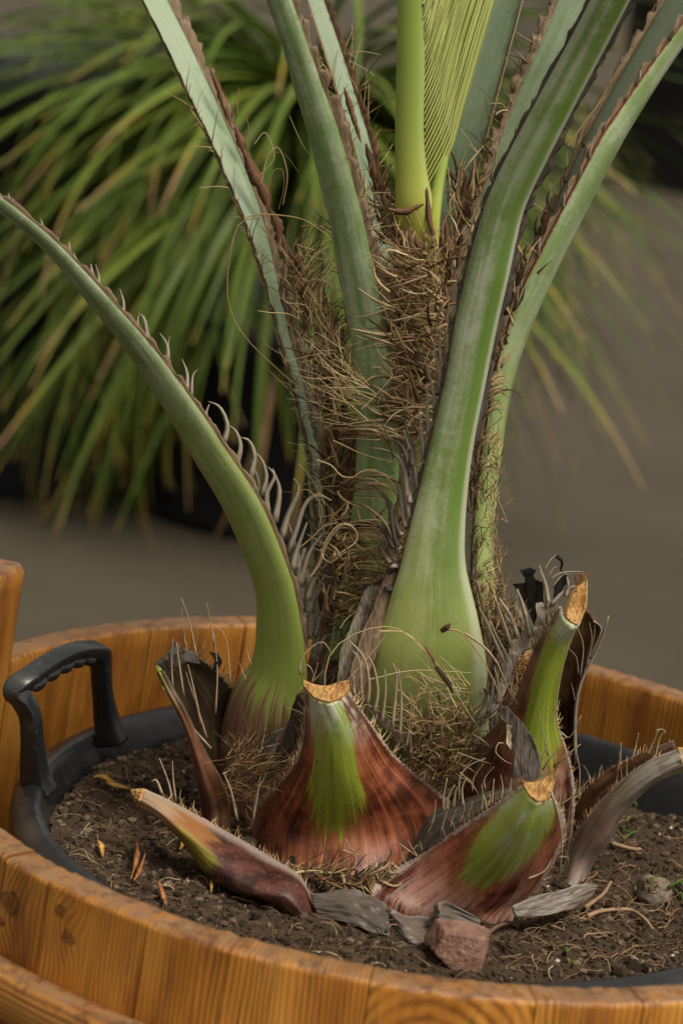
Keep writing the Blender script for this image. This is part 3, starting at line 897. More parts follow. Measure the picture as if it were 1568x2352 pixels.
# --- spear leaf --------------------------------------------------------------
def mat_spear():
    t = NT('spear_yellow_green')
    u, v = t.uv()
    st = t.noise(t.xyz(t.math('MULTIPLY', u, 40), t.math('MULTIPLY', v, 2)), 1, 3)
    c = t.mix(t.rng(v, 0.2, 0.8), (0.27, 0.36, 0.06), (0.5, 0.47, 0.08))
    c = t.mix(t.rng(st, 0.4, 0.7, 0, 0.4), c, (0.22, 0.32, 0.07))
    c = t.mix(t.rng(u, 0.12, 0.3, 0.35, 0), c, (0.35, 0.38, 0.2))
    return t.fin(c, 0.45, 0.4, t.bump(st, 0.2, 0.001))
def mat_leaflet():
    t = NT('leaflet_yellow_green')
    u, v = t.uv()
    r = t.orand()
    c = t.mix(r, (0.27, 0.34, 0.045), (0.42, 0.46, 0.09))
    c = t.mix(t.rng(v, 0.0, 0.25, 0.7, 0), c, (0.42, 0.43, 0.08))
    c = t.mix(t.rng(t.math('ABSOLUTE', t.math('SUBTRACT', u, 0.5)), 0.07, 0.2, 0.75, 0.0), c, (0.58, 0.6, 0.24))
    c = t.mix(t.rng(t.math('ABSOLUTE', t.math('SUBTRACT', u, 0.5)), 0.25, 0.5, 0.0, 0.35), c, (0.14, 0.2, 0.02))
    return t.fin(c, 0.45, 0.4)
SP = stalk('spear_leaf', [(946, -45, 66, .055), (945, 0, 66, .055), (943, 150, 66, .055), (940, 300, 66, .055), (944, 400, 74, .055), (953, 480, 88, .055), (962, 560, 78, .06), (966, 660, 66, .065), (966, 760, 60, .07)],
           ((-.25, -.97, 0), (-.1, -.99, 0)), 0.75, mat_spear(), full_round=True)
ml = mat_leaflet()
for k in range(34):
    f = k / 33
    y0 = 452 - 520 * f
    x0 = 976 - 6 * f
    L = y0 + 60
    if L < 40: continue
    slope = 0.285 + 0.05 * f + random.uniform(-.004, .004)
    P = []
    for q in np.linspace(0, 1, 6):
        yy = y0 - L * q
        xx = x0 + 26 * (1 - f) ** 2 * min(q * 6, 1) + slope * L * (q ** 1.04)
        P.append(PY(xx, yy, .062 - .016 * f + random.uniform(-.0015, .0015)))
    mb = MB()
    pts = cr(P, np.linspace(0, 1, 14)); T = np.gradient(pts, axis=0)
    G, UV = [], []
    for i in range(14):
        t = nrm(T[i]); a = nrm(np.cross(t, pts[i] - CAM)); b = nrm(np.cross(t, a))
        b = b if b[1] < 0 else -b
        q = i / 13
        w = 0.0021 * min(1, 0.5 + q * 3)
        row = [pts[i] - a * w - b * 0.0022, pts[i] - a * w * .25 + b * 0.0016, pts[i] + a * w * .25 + b * 0.0016, pts[i] + a * w - b * 0.0022]
        row.append(row[0])
        G.append(row); UV.append([(u_, q) for u_ in (0, .42, .58, 1, 0)])
    mb.grid(G, UV)
    mb.build('leaflet', ml, SP['o'], smooth=False)
# the second, narrow stem at the foot of the spear
mb = MB()
pp = cr([PY(1030, 310, .07), PY(1007, 420, .058), PY(993, 520, .05), PY(986, 630, .058)], np.linspace(0, 1, 14))
mb.tube(pp, .0036, .0068, 10)
mb.build('stem', SP['o'].data.materials[0], SP['o'])

# --- old leaf bases ----------------------------------------------------------
def PYS(x, y, Y, sink=0.0, lift=.003):
    """as PY, but what would lie under the soil comes up to its surface"""
    v = PY(x, y, Y)
    if math.hypot(v[0], v[1]) < .3 and v[2] < soil_h(v[0], v[1]):
        v = soil_pt(x, y)
        v = v + (CAM - v) * lift
    return v - np.array([0, 0, sink])
def loft(name, rows, mat, parent=palm, th=0.008, nr=56, nc=29, power=2.2, th0=1.0, wav=0.0, seed=0, flat_end=False):
    """sheath through rows of (left, middle, right), each (x px, y px, depth Y); row 0 is the cut tip"""
    ts = np.linspace(0, 1, nr)
    Ls, Ms, Rs = (cr([PYS(*r[k], .02 if i == len(rows) - 1 and name == 'leaf_base' and not flat_end else 0, .007 if flat_end else .003) for i, r in enumerate(rows)], ts) for k in range(3))
    us = np.linspace(-1, 1, nc)
    F = np.empty((nr, nc, 3))
    for j, u in enumerate(us):
        F[:, j] = (Ls + Rs) / 2 + u * (Rs - Ls) / 2 + (Ms - (Ls + Rs) / 2) * (1 - abs(u) ** power)
    dv = np.gradient(F, axis=0); du = np.gradient(F, axis=1)
    Nn = np.cross(du, dv); Nn /= np.linalg.norm(Nn, axis=2, keepdims=True) + 1e-12
    view = F - CAM
    if (Nn * view).sum() > 0: Nn = -Nn
    if wav:
        for i in range(nr):
            for j in range(nc):
                F[i, j] += Nn[i, j] * wav * (ns(us[j] * 3, ts[i] * 4, seed) + 0.5 * ns(us[j] * 9, ts[i] * 7, seed + 5))
    prof = (1 - np.abs(us) ** 4) * 0.85 + 0.15
    B = F - Nn * (th * prof)[None, :, None]
    mb = MB()
    G, UV = [], []
    for i in range(nr):
        row = [F[i, j] for j in range(nc)] + [B[i, j] for j in range(nc - 1, -1, -1)] + [F[i, 0]]
        uvr = [((us[j] + 1) / 2, ts[i]) for j in range(nc)] + [((us[j] + 1) / 2, ts[i]) for j in range(nc - 1, -1, -1)] + [(0.0, ts[i])]
        G.append(row); UV.append(uvr)
    mb.grid(G, UV, flip=False)
    m = len(G[0])
    mb.f.append(tuple(range(m - 1))[::-1]); mb.f.append(tuple((nr - 1) * m + k for k in range(m - 1)))
    ob = mb.build(name, mat, parent)
    return dict(o=ob, F=F, B=B, N=Nn, nr=nr, nc=nc)
def cap(parent, outer, inner, rough=0.004, name='cut_face', n=18, m=7, lf=None):
    """sawn end: surface between two pixel arcs, each three or more (x, y, Y)"""
    O = cr([PY(*p) for p in outer], np.linspace(0, 1, n)); I = cr([PY(*p) for p in inner], np.linspace(0, 1, n))
    if lf is not None:        # start from the sheath's own sawn edge
        O = cr(lf['F'][0][::4], np.linspace(0, 1, n))
    nn = nrm(np.cross(O[-1] - O[0], O[n // 2] - I[n // 2]))
    if nn @ (CAM - O[0]) < 0: nn = -nn
    mb = MB(); G = []
    for i in range(n):
        row = []
        for j in range(m):
            f = j / (m - 1)
            p = O[i] * (1 - f) + I[i] * f
            e = math.sin(PI * f) ** .5 * (1 if 0 < i < n - 1 else .4)
            row.append(p + nn * (0.0022 + rough * (0.6 * ns(i * .9, j * .9, O[0][0] * 90) + random.uniform(-.35, .35)) * e))
        G.append(row)
    # closed slab
    Gb = [[p - nn * 0.004 for p in r] for r in G]
    mb.grid(G); mb.grid(Gb, flip=True)
    ring = [(i, 0) for i in range(n)] + [(n - 1, j) for j in range(1, m)] + [(i, m - 1) for i in range(n - 2, -1, -1)] + [(0, j) for j in range(m - 2, 0, -1)]
    o = n * m
    for k in range(len(ring)):
        a, b = ring[k], ring[(k + 1) % len(ring)]
        ia, ib = a[0] * m + a[1], b[0] * m + b[1]
        mb.f.append((ia, ib, ib + o, ia + o))
    return mb.build(name, MAT['cut'], parent, smooth=False)
def flake(parent, poly, Y, mat='web', name='web', th=0.0012, Y1=None, sub=True):
    """ragged thin piece: polygon in pixels; depth runs from Y at its top to Y1 at its bottom"""
    ys = [p[1] for p in poly]; lo, hi = min(ys), max(ys)
    Y1 = Y if Y1 is None else Y1
    pts = []
    n = len(poly)
    for i in range(n):
        a, b = poly[i], poly[(i + 1) % n]
        for q in (0, .33, .66):
            pts.append((a[0] + (b[0] - a[0]) * q + (random.uniform(-2.2, 2.2) if q else 0), a[1] + (b[1] - a[1]) * q + (random.uniform(-2.2, 2.2) if q else 0)))
    def dep(y, x): return Y + (Y1 - Y) * (y - lo) / (hi - lo + 1e-6) + 0.004 * ns(x * .03, y * .03, 4)
    Fv = [PY(x, y, dep(y, x)) for x, y in pts]
    Bv = [v + np.array([0, th, 0]) for v in Fv]
    cx, cy = np.mean([p[0] for p in poly]), np.mean([p[1] for p in poly])
    k = len(pts)
    uvs = [((x - cx) / 60 + .5, (y - lo) / 60) for x, y in pts]
    mb = MB()
    mb.add(Fv + Bv, [tuple(range(k)), tuple(range(k, 2 * k))[::-1]] + [(i, k + i, k + (i + 1) % k, (i + 1) % k) for i in range(k)], uvs + uvs)
    return mb.build(name, MAT[mat], parent, smooth=False)

# B1, the middle stub
B1 = loft('leaf_base', [
    ((697, 1580, -.068), (748, 1616, -.085), (803, 1588, -.070)),
    ((698, 1650, -.058), (768, 1672, -.082), (848, 1655, -.058)),
    ((686, 1730, -.040), (776, 1760, -.074), (905, 1732, -.038)),
    ((640, 1800, -.012), (786, 1840, -.062), (978, 1795, -.024)),
    ((590, 1856, .018), (790, 1915, -.050), (1040, 1848, -.008)),
    ((572, 1905, .035), (792, 1985, -.038), (1056, 1890, .008)),
    ((580, 1955, .045), (792, 2050, -.030), (1040, 1950, .045))],
    mat_sheath('sheath_green_tongue', v0=0.66, red=1.2, uc=0.45, spread=1.7, amp=0.5, seed=1.3, bloom_top=0.19, edge=0.05), th=0.012, power=2.0, wav=0.0012)  # wax bloom at the tip also paints in its white specular patch
cap(B1['o'], [(697, 1574, -.067), (716, 1600, -.079), (748, 1621, -.084), (778, 1606, -.079), (804, 1580, -.069)], [(697, 1566, -.063), (722, 1577, -.06), (750, 1580, -.058), (776, 1572, -.06), (802, 1566, -.064)], lf=B1)
# B2, right front stub
B2 = loft('leaf_base', [
    ((1197, 1802, -.150), (1228, 1842, -.168), (1262, 1832, -.158)),
    ((1150, 1836, -.140), (1196, 1905, -.165), (1286, 1850, -.145)),
    ((1060, 1895, -.118), (1150, 1975, -.152), (1299, 1902, -.118)),
    ((962, 1962, -.092), (1100, 2034, -.135), (1282, 1962, -.095)),
    ((884, 2013, -.092), (1050, 2082, -.128), (1235, 2040, -.085)),
    ((852, 2046, -.106), (1015, 2112, -.126), (1185, 2094, -.098)),
    ((862, 2072, -.115), (1010, 2130, -.13), (1172, 2110, -.11))],
    mat_sheath('sheath_red_bloom', v0=0.5, uc=0.5, spread=0.95, amp=0.26, seed=7.7, red=1.4, bloom_top=0.24, edge=0.075, pale=0.55, bcol=(0.3, 0.31, 0.25)), th=0.010, power=2.0, wav=0.0012)
cap(B2['o'], [(1193, 1804, -.150), (1210, 1822, -.160), (1232, 1841, -.168), (1262, 1832, -.158)], [(1192, 1797, -.146), (1222, 1802, -.138), (1254, 1788, -.136), (1281, 1768, -.14)], lf=B2)
# B3, right tall stub
B3 = loft('leaf_base', [
    ((1282, 1392, -.062), (1310, 1440, -.078), (1334, 1428, -.062)),
    ((1240, 1458, -.048), (1275, 1482, -.068), (1309, 1480, -.050)),
    ((1205, 1540, -.034), (1242, 1562, -.060), (1287, 1560, -.038)),
    ((1165, 1628, -.018), (1218, 1650, -.050), (1280, 1650, -.022)),
    ((1098, 1708, .002), (1195, 1738, -.042), (1300, 1720, -.002)),
    ((1046, 1788, .018), (1175, 1825, -.036), (1318, 1795, .018)),
    ((1040, 1870, .025), (1170, 1905, -.030), (1318, 1865, .028)),
    ((1045, 1960, .03), (1170, 2000, -.025), (1310, 1950, .035))],
    mat_sheath('sheath_green_strip', pale=.35, v0=0.62, uc=0.72, spread=0.95, amp=0.3, seed=4.1, bloom_top=0.12, edge=0.05), th=0.012, power=2.0, wav=0.001)
cz = crop(1066, 1192, .32)
cap(B3['o'], [(*cz([(760, 560)])[0], -.062), (*cz([(720, 700)])[0], -.072), (*cz([(800, 760)])[0], -.072), (*cz([(838, 700)])[0], -.064)],
    [(*cz([(800, 480)])[0], -.055), (*cz([(815, 500)])[0], -.05), (*cz([(845, 470)])[0], -.046), (*cz([(868, 395)])[0], -.042)], rough=.004)
cap(B3['o'], [(*cz([(868, 390)])[0], -.042), (*cz([(872, 500)])[0], -.046), (*cz([(868, 620)])[0], -.052), (*cz([(838, 700)])[0], -.062)],
    [(*cz([(835, 470)])[0], -.044), (*cz([(800, 500)])[0], -.05), (*cz([(795, 600)])[0], -.056), (*cz([(800, 700)])[0], -.066)], rough=.004)
# B4, dark red sheath behind it
B4 = loft('leaf_base', [tuple((*cz([p])[0], y) for p, y in zip(r, (.045, .075, .05))) for r in (
    ((740, 640), (840, 640), (925, 735)), ((690, 820), (800, 840), (978, 805)), ((660, 1000), (760, 1010), (900, 985)), ((640, 1200), (720, 1220), (828, 1180)),
    ((640, 1420), (720, 1440), (800, 1400)), ((670, 1650), (740, 1680), (800, 1650)), ((700, 1850), (760, 1880), (825, 1850)), ((720, 2060), (770, 2090), (830, 2060)))],
    mat_sheath('sheath_dark_inner', v0=-0.6, seed=9.0, red=0.7, bloom_top=0.0, edge=0.02), th=0.004, wav=0.001)
# B5, grey stub leaning out to the right
B5 = loft('leaf_base', [
    ((1560, 1716, -.02), (1568, 1752, -.034), (1562, 1776, -.022)),
    ((1482, 1750, -.008), (1488, 1790, -.028), (1492, 1808, -.012)),
    ((1402, 1812, .005), (1418, 1852, -.018), (1432, 1872, -.002)),
    ((1344, 1880, .012), (1372, 1925, -.012), (1398, 1935, .005)),
    ((1305, 1955, .02), (1330, 1990, -.006), (1362, 1985, .015)),
    ((1275, 2020, .03), (1300, 2050, .005), (1335, 2040, .025))],
    mat_sheath('sheath_weathered_grey', v0=0.1, uc=0.9, seed=3.3, amp=.5, bloom_top=0.35, edge=0.12, pale=0.6, dull=0.55), th=0.010, wav=0.0015)
B5i = loft('leaf_base', [
    ((1545, 1700, .015), (1552, 1722, .0), (1566, 1732, -.005)), ((1450, 1738, .03), (1465, 1772, .015), (1486, 1776, .0)), ((1370, 1785, .04), (1390, 1830, .025), (1420, 1832, .01)),
    ((1322, 1850, .05), (1345, 1890, .03), (1372, 1905, .018)), ((1300, 1920, .055), (1320, 1960, .035), (1345, 1970, .03))],
    mat_sheath('sheath_brown_inside', v0=-.6, seed=5.3, red=.75, bloom_top=0, edge=.03), th=.004, wav=.001)
cap(B5['o'], [(1560, 1716, -.02), (1568, 1752, -.035), (1562, 1776, -.022)], [(1566, 1716, -.014), (1580, 1748, -.02), (1568, 1774, -.016)])
def mat_b6():
    t = NT('sheath_dark_purple')
    u, v = t.uv()
    st = t.noise(t.xyz(t.math('MULTIPLY', u, 7), t.math('MULTIPLY', v, 2.2), 3.0), 1, 4, .6)
    fn = t.noise(t.pos(), 300, 4, .75)
    bl = t.noise(t.pos(), 45, 5, .65)
    c = t.mix(t.rng(bl, .35, .65), (.028, .011, .009), (.1, .03, .02))
    c = t.mix(t.rng(fn, .56, .72, 0, .6), c, (.26, .16, .13))
    k = t.math('MULTIPLY_ADD', t.math('SUBTRACT', st, .5), .3, v)
    k = t.math('MULTIPLY_ADD', t.math('SUBTRACT', .75, u), -.0, k)
    # orange brown shoulder, then a yellow green patch low on the outer side
    c = t.mix(t.rng(k, .4, .47, 1, 0), c, t.mix(st, (.2, .075, .025), (.32, .14, .04)))
    gp = t.math('MULTIPLY', t.rng(k, .27, .34), t.rng(k, .47, .53, 1, 0))
    gp = t.math('MULTIPLY', gp, t.rng(t.math('MULTIPLY_ADD', t.math('SUBTRACT', st, .5), .4, u), .42, .6))
    c = t.mix(gp, c, t.mix(st, (.16, .15, .02), (.28, .22, .03)))
    c = t.mix(t.rng(k, .16, .3, .8, 0), c, (.34, .24, .16))
    e = t.math('MULTIPLY_ADD', t.math('SUBTRACT', bl, .5), .16, u)
    c = t.mix(t.rng(e, .03, .15, .7, 0), c, (.34, .28, .24))
    return t.fin(c, t.rng(bl, .3, .7, .35, .55), .4, t.bump(fn, .25, .0012))
# B6, stub lying to the left
B6 = loft('leaf_base', [
    ((334, 1812, -.055), (326, 1836, -.07), (322, 1858, -.06)),
    ((388, 1836, -.06), (374, 1866, -.085), (364, 1880, -.072)),
    ((456, 1872, -.066), (434, 1918, -.1), (420, 1938, -.085)),
    ((534, 1916, -.074), (504, 1974, -.116), (472, 2008, -.108)),
    ((620, 1968, -.086), (588, 2022, -.13), (534, 2048, -.128)),
    ((690, 2012, -.1), (668, 2052, -.138), (620, 2074, -.138)),
    ((738, 2042, -.112), (728, 2066, -.138), (706, 2084, -.138))],
    mat_b6(), th=0.012, power=2.0, wav=0.001)
cap(B6['o'], [(333, 1813, -.056), (328, 1836, -.066), (340, 1864, -.06)], [(306, 1814, -.05), (312, 1834, -.056), (322, 1858, -.056)], lf=B6)
# B7, hollow dark stub on the left
B7 = loft('leaf_base', [
    ((360, 1524, -.01), (380, 1512, .02), (424, 1492, .03)), ((384, 1572, -.005), (432, 1556, .04), (490, 1535, .05)), ((414, 1632, 0), (474, 1630, .05), (538, 1592, .06)),
    ((440, 1704, .005), (490, 1712, .05), (556, 1668, .065)), ((456, 1784, .012), (502, 1800, .05), (560, 1760, .06)), ((466, 1850, .02), (510, 1880, .05), (560, 1840, .06)), ((470, 1910, .025), (512, 1940, .05), (560, 1910, .06))],
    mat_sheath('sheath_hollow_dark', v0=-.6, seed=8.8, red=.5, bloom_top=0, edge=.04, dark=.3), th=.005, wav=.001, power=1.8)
B7e = loft('leaf_base', [
    ((357, 1528, -.018), (366, 1545, -.026), (376, 1540, -.018)), ((378, 1582, -.012), (392, 1596, -.024), (408, 1596, -.008)), ((408, 1640, -.006), (424, 1656, -.02), (440, 1656, 0)),
    ((434, 1712, 0), (452, 1730, -.018), (474, 1728, .008)), ((450, 1790, .006), (478, 1808, -.016), (512, 1796, .016)), ((460, 1860, .014), (494, 1880, -.01), (530, 1860, .02)), ((464, 1920, .02), (498, 1940, -.004), (530, 1920, .026))],
    mat_sheath('sheath_left_edge', v0=.3, uc=.2, seed=2.8, red=.9, amp=.4, bloom_top=.2, edge=.06, dull=.1, bcol=(.3, .22, .16)), th=.004)
# grey dead sheaths on the soil in front
def dead(rows, mat, dy=-.012):
    return loft('leaf_base', [tuple((x, y, Y + dy) for x, y, Y in r) for r in rows], mat, th=.0028, wav=.003, power=2.0, seed=rows[0][0][0], flat_end=True)
md = mat_sheath('sheath_dead_dark', v0=-.6, seed=12, red=.7, bloom_top=0, edge=.05, dull=.8, dark=.45)
mg = mat_sheath('sheath_dead_grey', v0=-.6, seed=14, red=.8, bloom_top=0, edge=.1, dull=.8, dark=.7)
dead([((712, 2052, -.112), (720, 2080, -.118), (735, 2108, -.125)), ((790, 2044, -.11), (800, 2085, -.128), (800, 2120, -.14)), ((850, 2054, -.112), (852, 2100, -.135), (852, 2142, -.148)), ((890, 2082, -.12), (892, 2115, -.14), (895, 2150, -.152))], md)
dead([((890, 2085, -.13), (896, 2110, -.13), (902, 2130, -.14)), ((915, 2096, -.124), (925, 2128, -.128), (925, 2156, -.158)), ((955, 2106, -.12), (958, 2138, -.124), (958, 2168, -.162)), ((995, 2102, -.12), (990, 2130, -.128), (985, 2152, -.155)),
      ((1006, 2070, -.13), (1008, 2098, -.142), (1008, 2118, -.147)), ((1040, 2076, -.122), (1045, 2105, -.126), (1045, 2140, -.14)), ((1105, 2112, -.122), (1100, 2125, -.126), (1095, 2138, -.132))], mg)
dead([((1175, 2080, -.115), (1180, 2095, -.12), (1185, 2106, -.122)), ((1240, 2054, -.1), (1240, 2082, -.112), (1240, 2104, -.12)), ((1295, 2042, -.085), (1292, 2068, -.1), (1290, 2092, -.112)), ((1335, 2030, -.075), (1330, 2055, -.09), (1322, 2084, -.1)), ((1372, 2034, -.065), (1368, 2044, -.07), (1360, 2054, -.078))], mg)

# --- webs, spines, straps ----------------------------------------------------
ca = crop(0, 376.3, .4); cb = crop(564.5, 815.4, .4); cc = crop(564.5, 1317, .36); ce = crop(690, 941, .2133); cf = crop(0, 1254.4, .5); cg = crop(784, 1787.5, .5)
o1 = S1['o']
def s1Y(y): return float(np.interp(y, [468, 664, 851, 1127, 1382, 1550], [-.058, -.04, -.022, .003, .023, .036])) + .004
for p, w in (([(60, 215), (45, 165)], 7), ([(95, 240), (70, 185)], 6), ([(250, 372), (240, 318)], 8), ([(330, 435), (325, 410)], 8), ([(400, 515), (395, 445)], 9), ([(440, 560), (420, 500)], 8), ([(530, 640), (530, 572)], 12), ([(562, 690), (566, 640), (548, 578)], 10),
             ([(660, 790), (635, 735)], 12), ([(708, 855), (716, 790), (695, 722)], 10), ([(800, 965), (800, 910), (797, 855)], 9), ([(850, 1010), (825, 900), (805, 850)], 13), ([(960, 1150), (965, 1050), (915, 962)], 13), ([(968, 1150), (965, 1060), (972, 985)], 6), ([(1072, 1300), (1082, 1200), (1042, 1117)], 12), ([(1100, 1330), (1105, 1220), (1140, 1178)], 8),
             ([(1185, 1462), (1182, 1425), (1200, 1388)], 12), ([(1282, 1605), (1312, 1500), (1268, 1400), (1195, 1365)], 14), ([(1355, 1735), (1380, 1620), (1355, 1540), (1318, 1503)], 14), ([(1435, 1815), (1465, 1690), (1435, 1600), (1388, 1570)], 15), ([(1500, 1905), (1535, 1800), (1505, 1700), (1455, 1650)], 12)):
    q = ca(p); Y = s1Y(q[0][1])
    spine_px(o1, q, w * 1.15, Y, Y + .01, 'spine')
for p, w in (([(10, 730), (42, 600), (22, 500), (-5, 472)], 17), ([(60, 840), (70, 740), (30, 600)], 14), ([(125, 930), (115, 800), (165, 700), (130, 640)], 18), ([(165, 960), (190, 780), (155, 655)], 18), ([(205, 1050), (240, 930), (295, 770), (272, 712)], 20), ([(235, 1150), (285, 1000), (330, 870), (400, 805), (490, 830)], 17),
             ([(270, 1230), (300, 1120), (350, 960)], 22), ([(305, 1320), (290, 1150), (245, 960)], 24), ([(310, 1330), (355, 1150), (440, 1020)], 18), ([(350, 1411), (390, 1290), (470, 1190)], 18)):
    q = cb(p); Y = s1Y(q[0][1])
    spine_px(o1, q, w, Y, Y + .012, 'spine', w1=.22)
for p, w in (([(330, 60), (350, -40), (380, -160)], 24), ([(395, 250), (400, 80), (350, -120)], 30), ([(400, 240), (440, 120), (500, 0)], 16), ([(420, 420), (420, 250), (470, 100)], 26), ([(440, 400), (470, 280), (530, 190)], 14), ([(470, 500), (500, 410), (590, 370)], 14), ([(480, 720), (520, 540), (590, 380)], 20), ([(550, 720), (590, 570), (670, 450)], 12), ([(440, 560), (450, 400), (430, 250)], 26)):
    q = cc(p); Y = s1Y(q[0][1]) + .004
    spine_px(o1, q, w, Y, Y + .012, 'spine', w1=.25)
# straps that rise from the edges of S4 and hoop round the core
o4 = S4['o']
for p, w, m in (([(1040, 1490), (985, 1200), (945, 1000), (830, 850), (700, 800), (430, 805)], 13, 'spine_dark'), ([(1120, 1260), (1100, 1000), (1050, 850), (980, 740), (800, 665), (650, 672)], 12, 'spine'), ([(1160, 1160), (1130, 800), (1100, 600), (1000, 480), (860, 420), (720, 420)], 12, 'spine'),
                ([(1185, 720), (1135, 480), (1050, 360), (950, 310), (700, 270), (480, 272)], 11, 'spine_dark'), ([(1035, 1520), (930, 1250), (800, 1100), (650, 1030), (500, 990), (400, 890)], 9, 'paper'), ([(1000, 1490), (900, 1300), (800, 1230), (650, 1200), (560, 1205)], 11, 'spine_dark'),
                ([(960, 1650), (900, 1500), (870, 1400), (800, 1300), (640, 1290)], 12, 'paper'), ([(1090, 1350), (1010, 1180), (960, 1060), (880, 960)], 12, 'spine'), ([(1000, 1600), (960, 1760), (880, 1830), (760, 1890), (560, 1960), (400, 2060), (280, 2130)], 9, 'spine_dark'), ([(1010, 1610), (1030, 1750), (1050, 1950), (1105, 2110)], 9, 'spine_dark'),
                ([(1060, 1500), (1000, 1350), (950, 1180)], 15, 'spine'), ([(1000, 1700), (980, 1500), (930, 1350)], 20, 'spine'), ([(960, 1950), (960, 1750), (1010, 1600)], 26, 'spine_dark'), ([(1175, 1000), (1160, 800), (1130, 650), (1080, 560)], 14, 'spine'), ([(1200, 600), (1190, 400), (1150, 200), (1120, 60)], 14, 'spine_dark')):
    q = ce(p)
    spine_px(o4, q, w * 1.1, -.022, .02, m, w1=.25, seg=14)
for x, y, dx, dy, w in ((985, 1000, 12, -110, 12), (1000, 950, -8, -120, 12), (1010, 900, 4, -110, 11), (1018, 860, 8, -110, 10), (960, 1120, -18, -130, 14), (975, 1060, 2, -120, 13)):
    spine_px(o4, [(x, y), (x + dx * .2 - 8, y + dy * .5), (x + dx - 16, y + dy)], w, -.02, -.005, 'spine', w1=.3)
for poly, Y, Y1, m in (([(912, 1315), (902, 1400), (878, 1470), (850, 1540), (836, 1610), (800, 1620), (806, 1530), (832, 1450), (862, 1380), (885, 1320)], -.014, -.03, 'paper'), ([(872, 1330), (850, 1400), (822, 1470), (800, 1560), (772, 1590), (780, 1500), (812, 1420), (842, 1350)], .0, -.018, 'spine'),
                       ([(1086, 1330), (1104, 1400), (1112, 1480), (1110, 1560), (1122, 1600), (1130, 1520), (1122, 1430), (1100, 1340)], -.006, .0, 'paper')):
    flake(o4, poly, Y, m, 'dry_sheath', Y1=Y1, th=.002)
# B1 spines
for p, w, m in (([(740, 835), (735, 700), (720, 560), (680, 490)], 9, 'spine_pale'), ([(772, 850), (782, 700), (750, 540), (660, 425)], 10, 'spine_pale'), ([(812, 900), (842, 760), (820, 600), (780, 540)], 10, 'spine_pale'), ([(865, 960), (885, 750), (890, 615)], 9, 'spine_pale'),
                ([(930, 1010), (955, 780), (965, 640), (940, 580)], 10, 'spine_pale'), ([(980, 1060), (992, 800), (980, 620)], 9, 'spine_pale'), ([(1060, 1170), (1050, 1000), (1090, 740)], 9, 'spine_pale'), ([(1020, 1110), (1035, 1000), (1060, 830)], 7, 'spine_pale'), ([(1100, 1170), (1115, 850)], 6, 'spine_pale'),
                ([(1200, 1300), (1165, 1150), (1180, 1000), (1240, 750)], 12, 'spine_dark'), ([(690, 780), (690, 650)], 9, 'spine_pale'), ([(350, 650), (345, 560), (420, 460), (500, 440), (552, 520)], 6, 'spine_pale'), ([(365, 650), (380, 585), (420, 600), (430, 650)], 4, 'spine_pale'),
                ([(420, 690), (440, 620), (470, 570)], 4, 'spine_pale'), ([(420, 695), (500, 620)], 4, 'spine_pale'), ([(45, 1570), (60, 1440), (95, 1300)], 7, 'spine_pale'), ([(1260, 1420), (1275, 1350), (1340, 1225)], 7, 'spine_pale'), ([(1280, 1480), (1290, 1410), (1325, 1350)], 7, 'spine_pale'), ([(1320, 1500), (1335, 1420), (1360, 1345)], 6, 'spine_pale')):
    q = cc(p); Y = float(np.interp(q[0][1], [1560, 1650, 1730, 1800, 1850], [-.066, -.055, -.035, -.008, .0]))
    spine_px(B1['o'], q, w, Y, Y - .004, m, w1=.3)
# grey edging under the B1 spines and the dark strip on its left
flake(B1['o'], cc([(745, 830), (790, 880), (850, 950), (920, 1050), (1010, 1130), (1110, 1230), (1230, 1320), (1290, 1340), (1200, 1240), (1130, 1150), (1060, 1080), (1000, 990), (930, 950), (870, 900), (820, 860)]), -.058, 'spine', 'edge_web', Y1=.006)
flake(B1['o'], cc([(345, 760), (385, 830), (370, 960), (330, 1080), (260, 1210), (130, 1330), (10, 1400), (60, 1320), (170, 1190), (240, 1030), (290, 880), (320, 790)]), -.05, 'web', 'edge_web', Y1=.012)
flake(palm, cc([(40, 1180), (100, 1050), (200, 1000), (270, 970), (200, 1080), (180, 1150), (100, 1190)]), -.005, 'spine_dark', 'sheath_flake')
flake(palm, cc([(60, 1260), (130, 1160), (230, 1130), (260, 1040), (340, 880), (300, 1040), (220, 1200), (130, 1290)]), -.01, 'spine_pale', 'sheath_flake', Y1=.0)
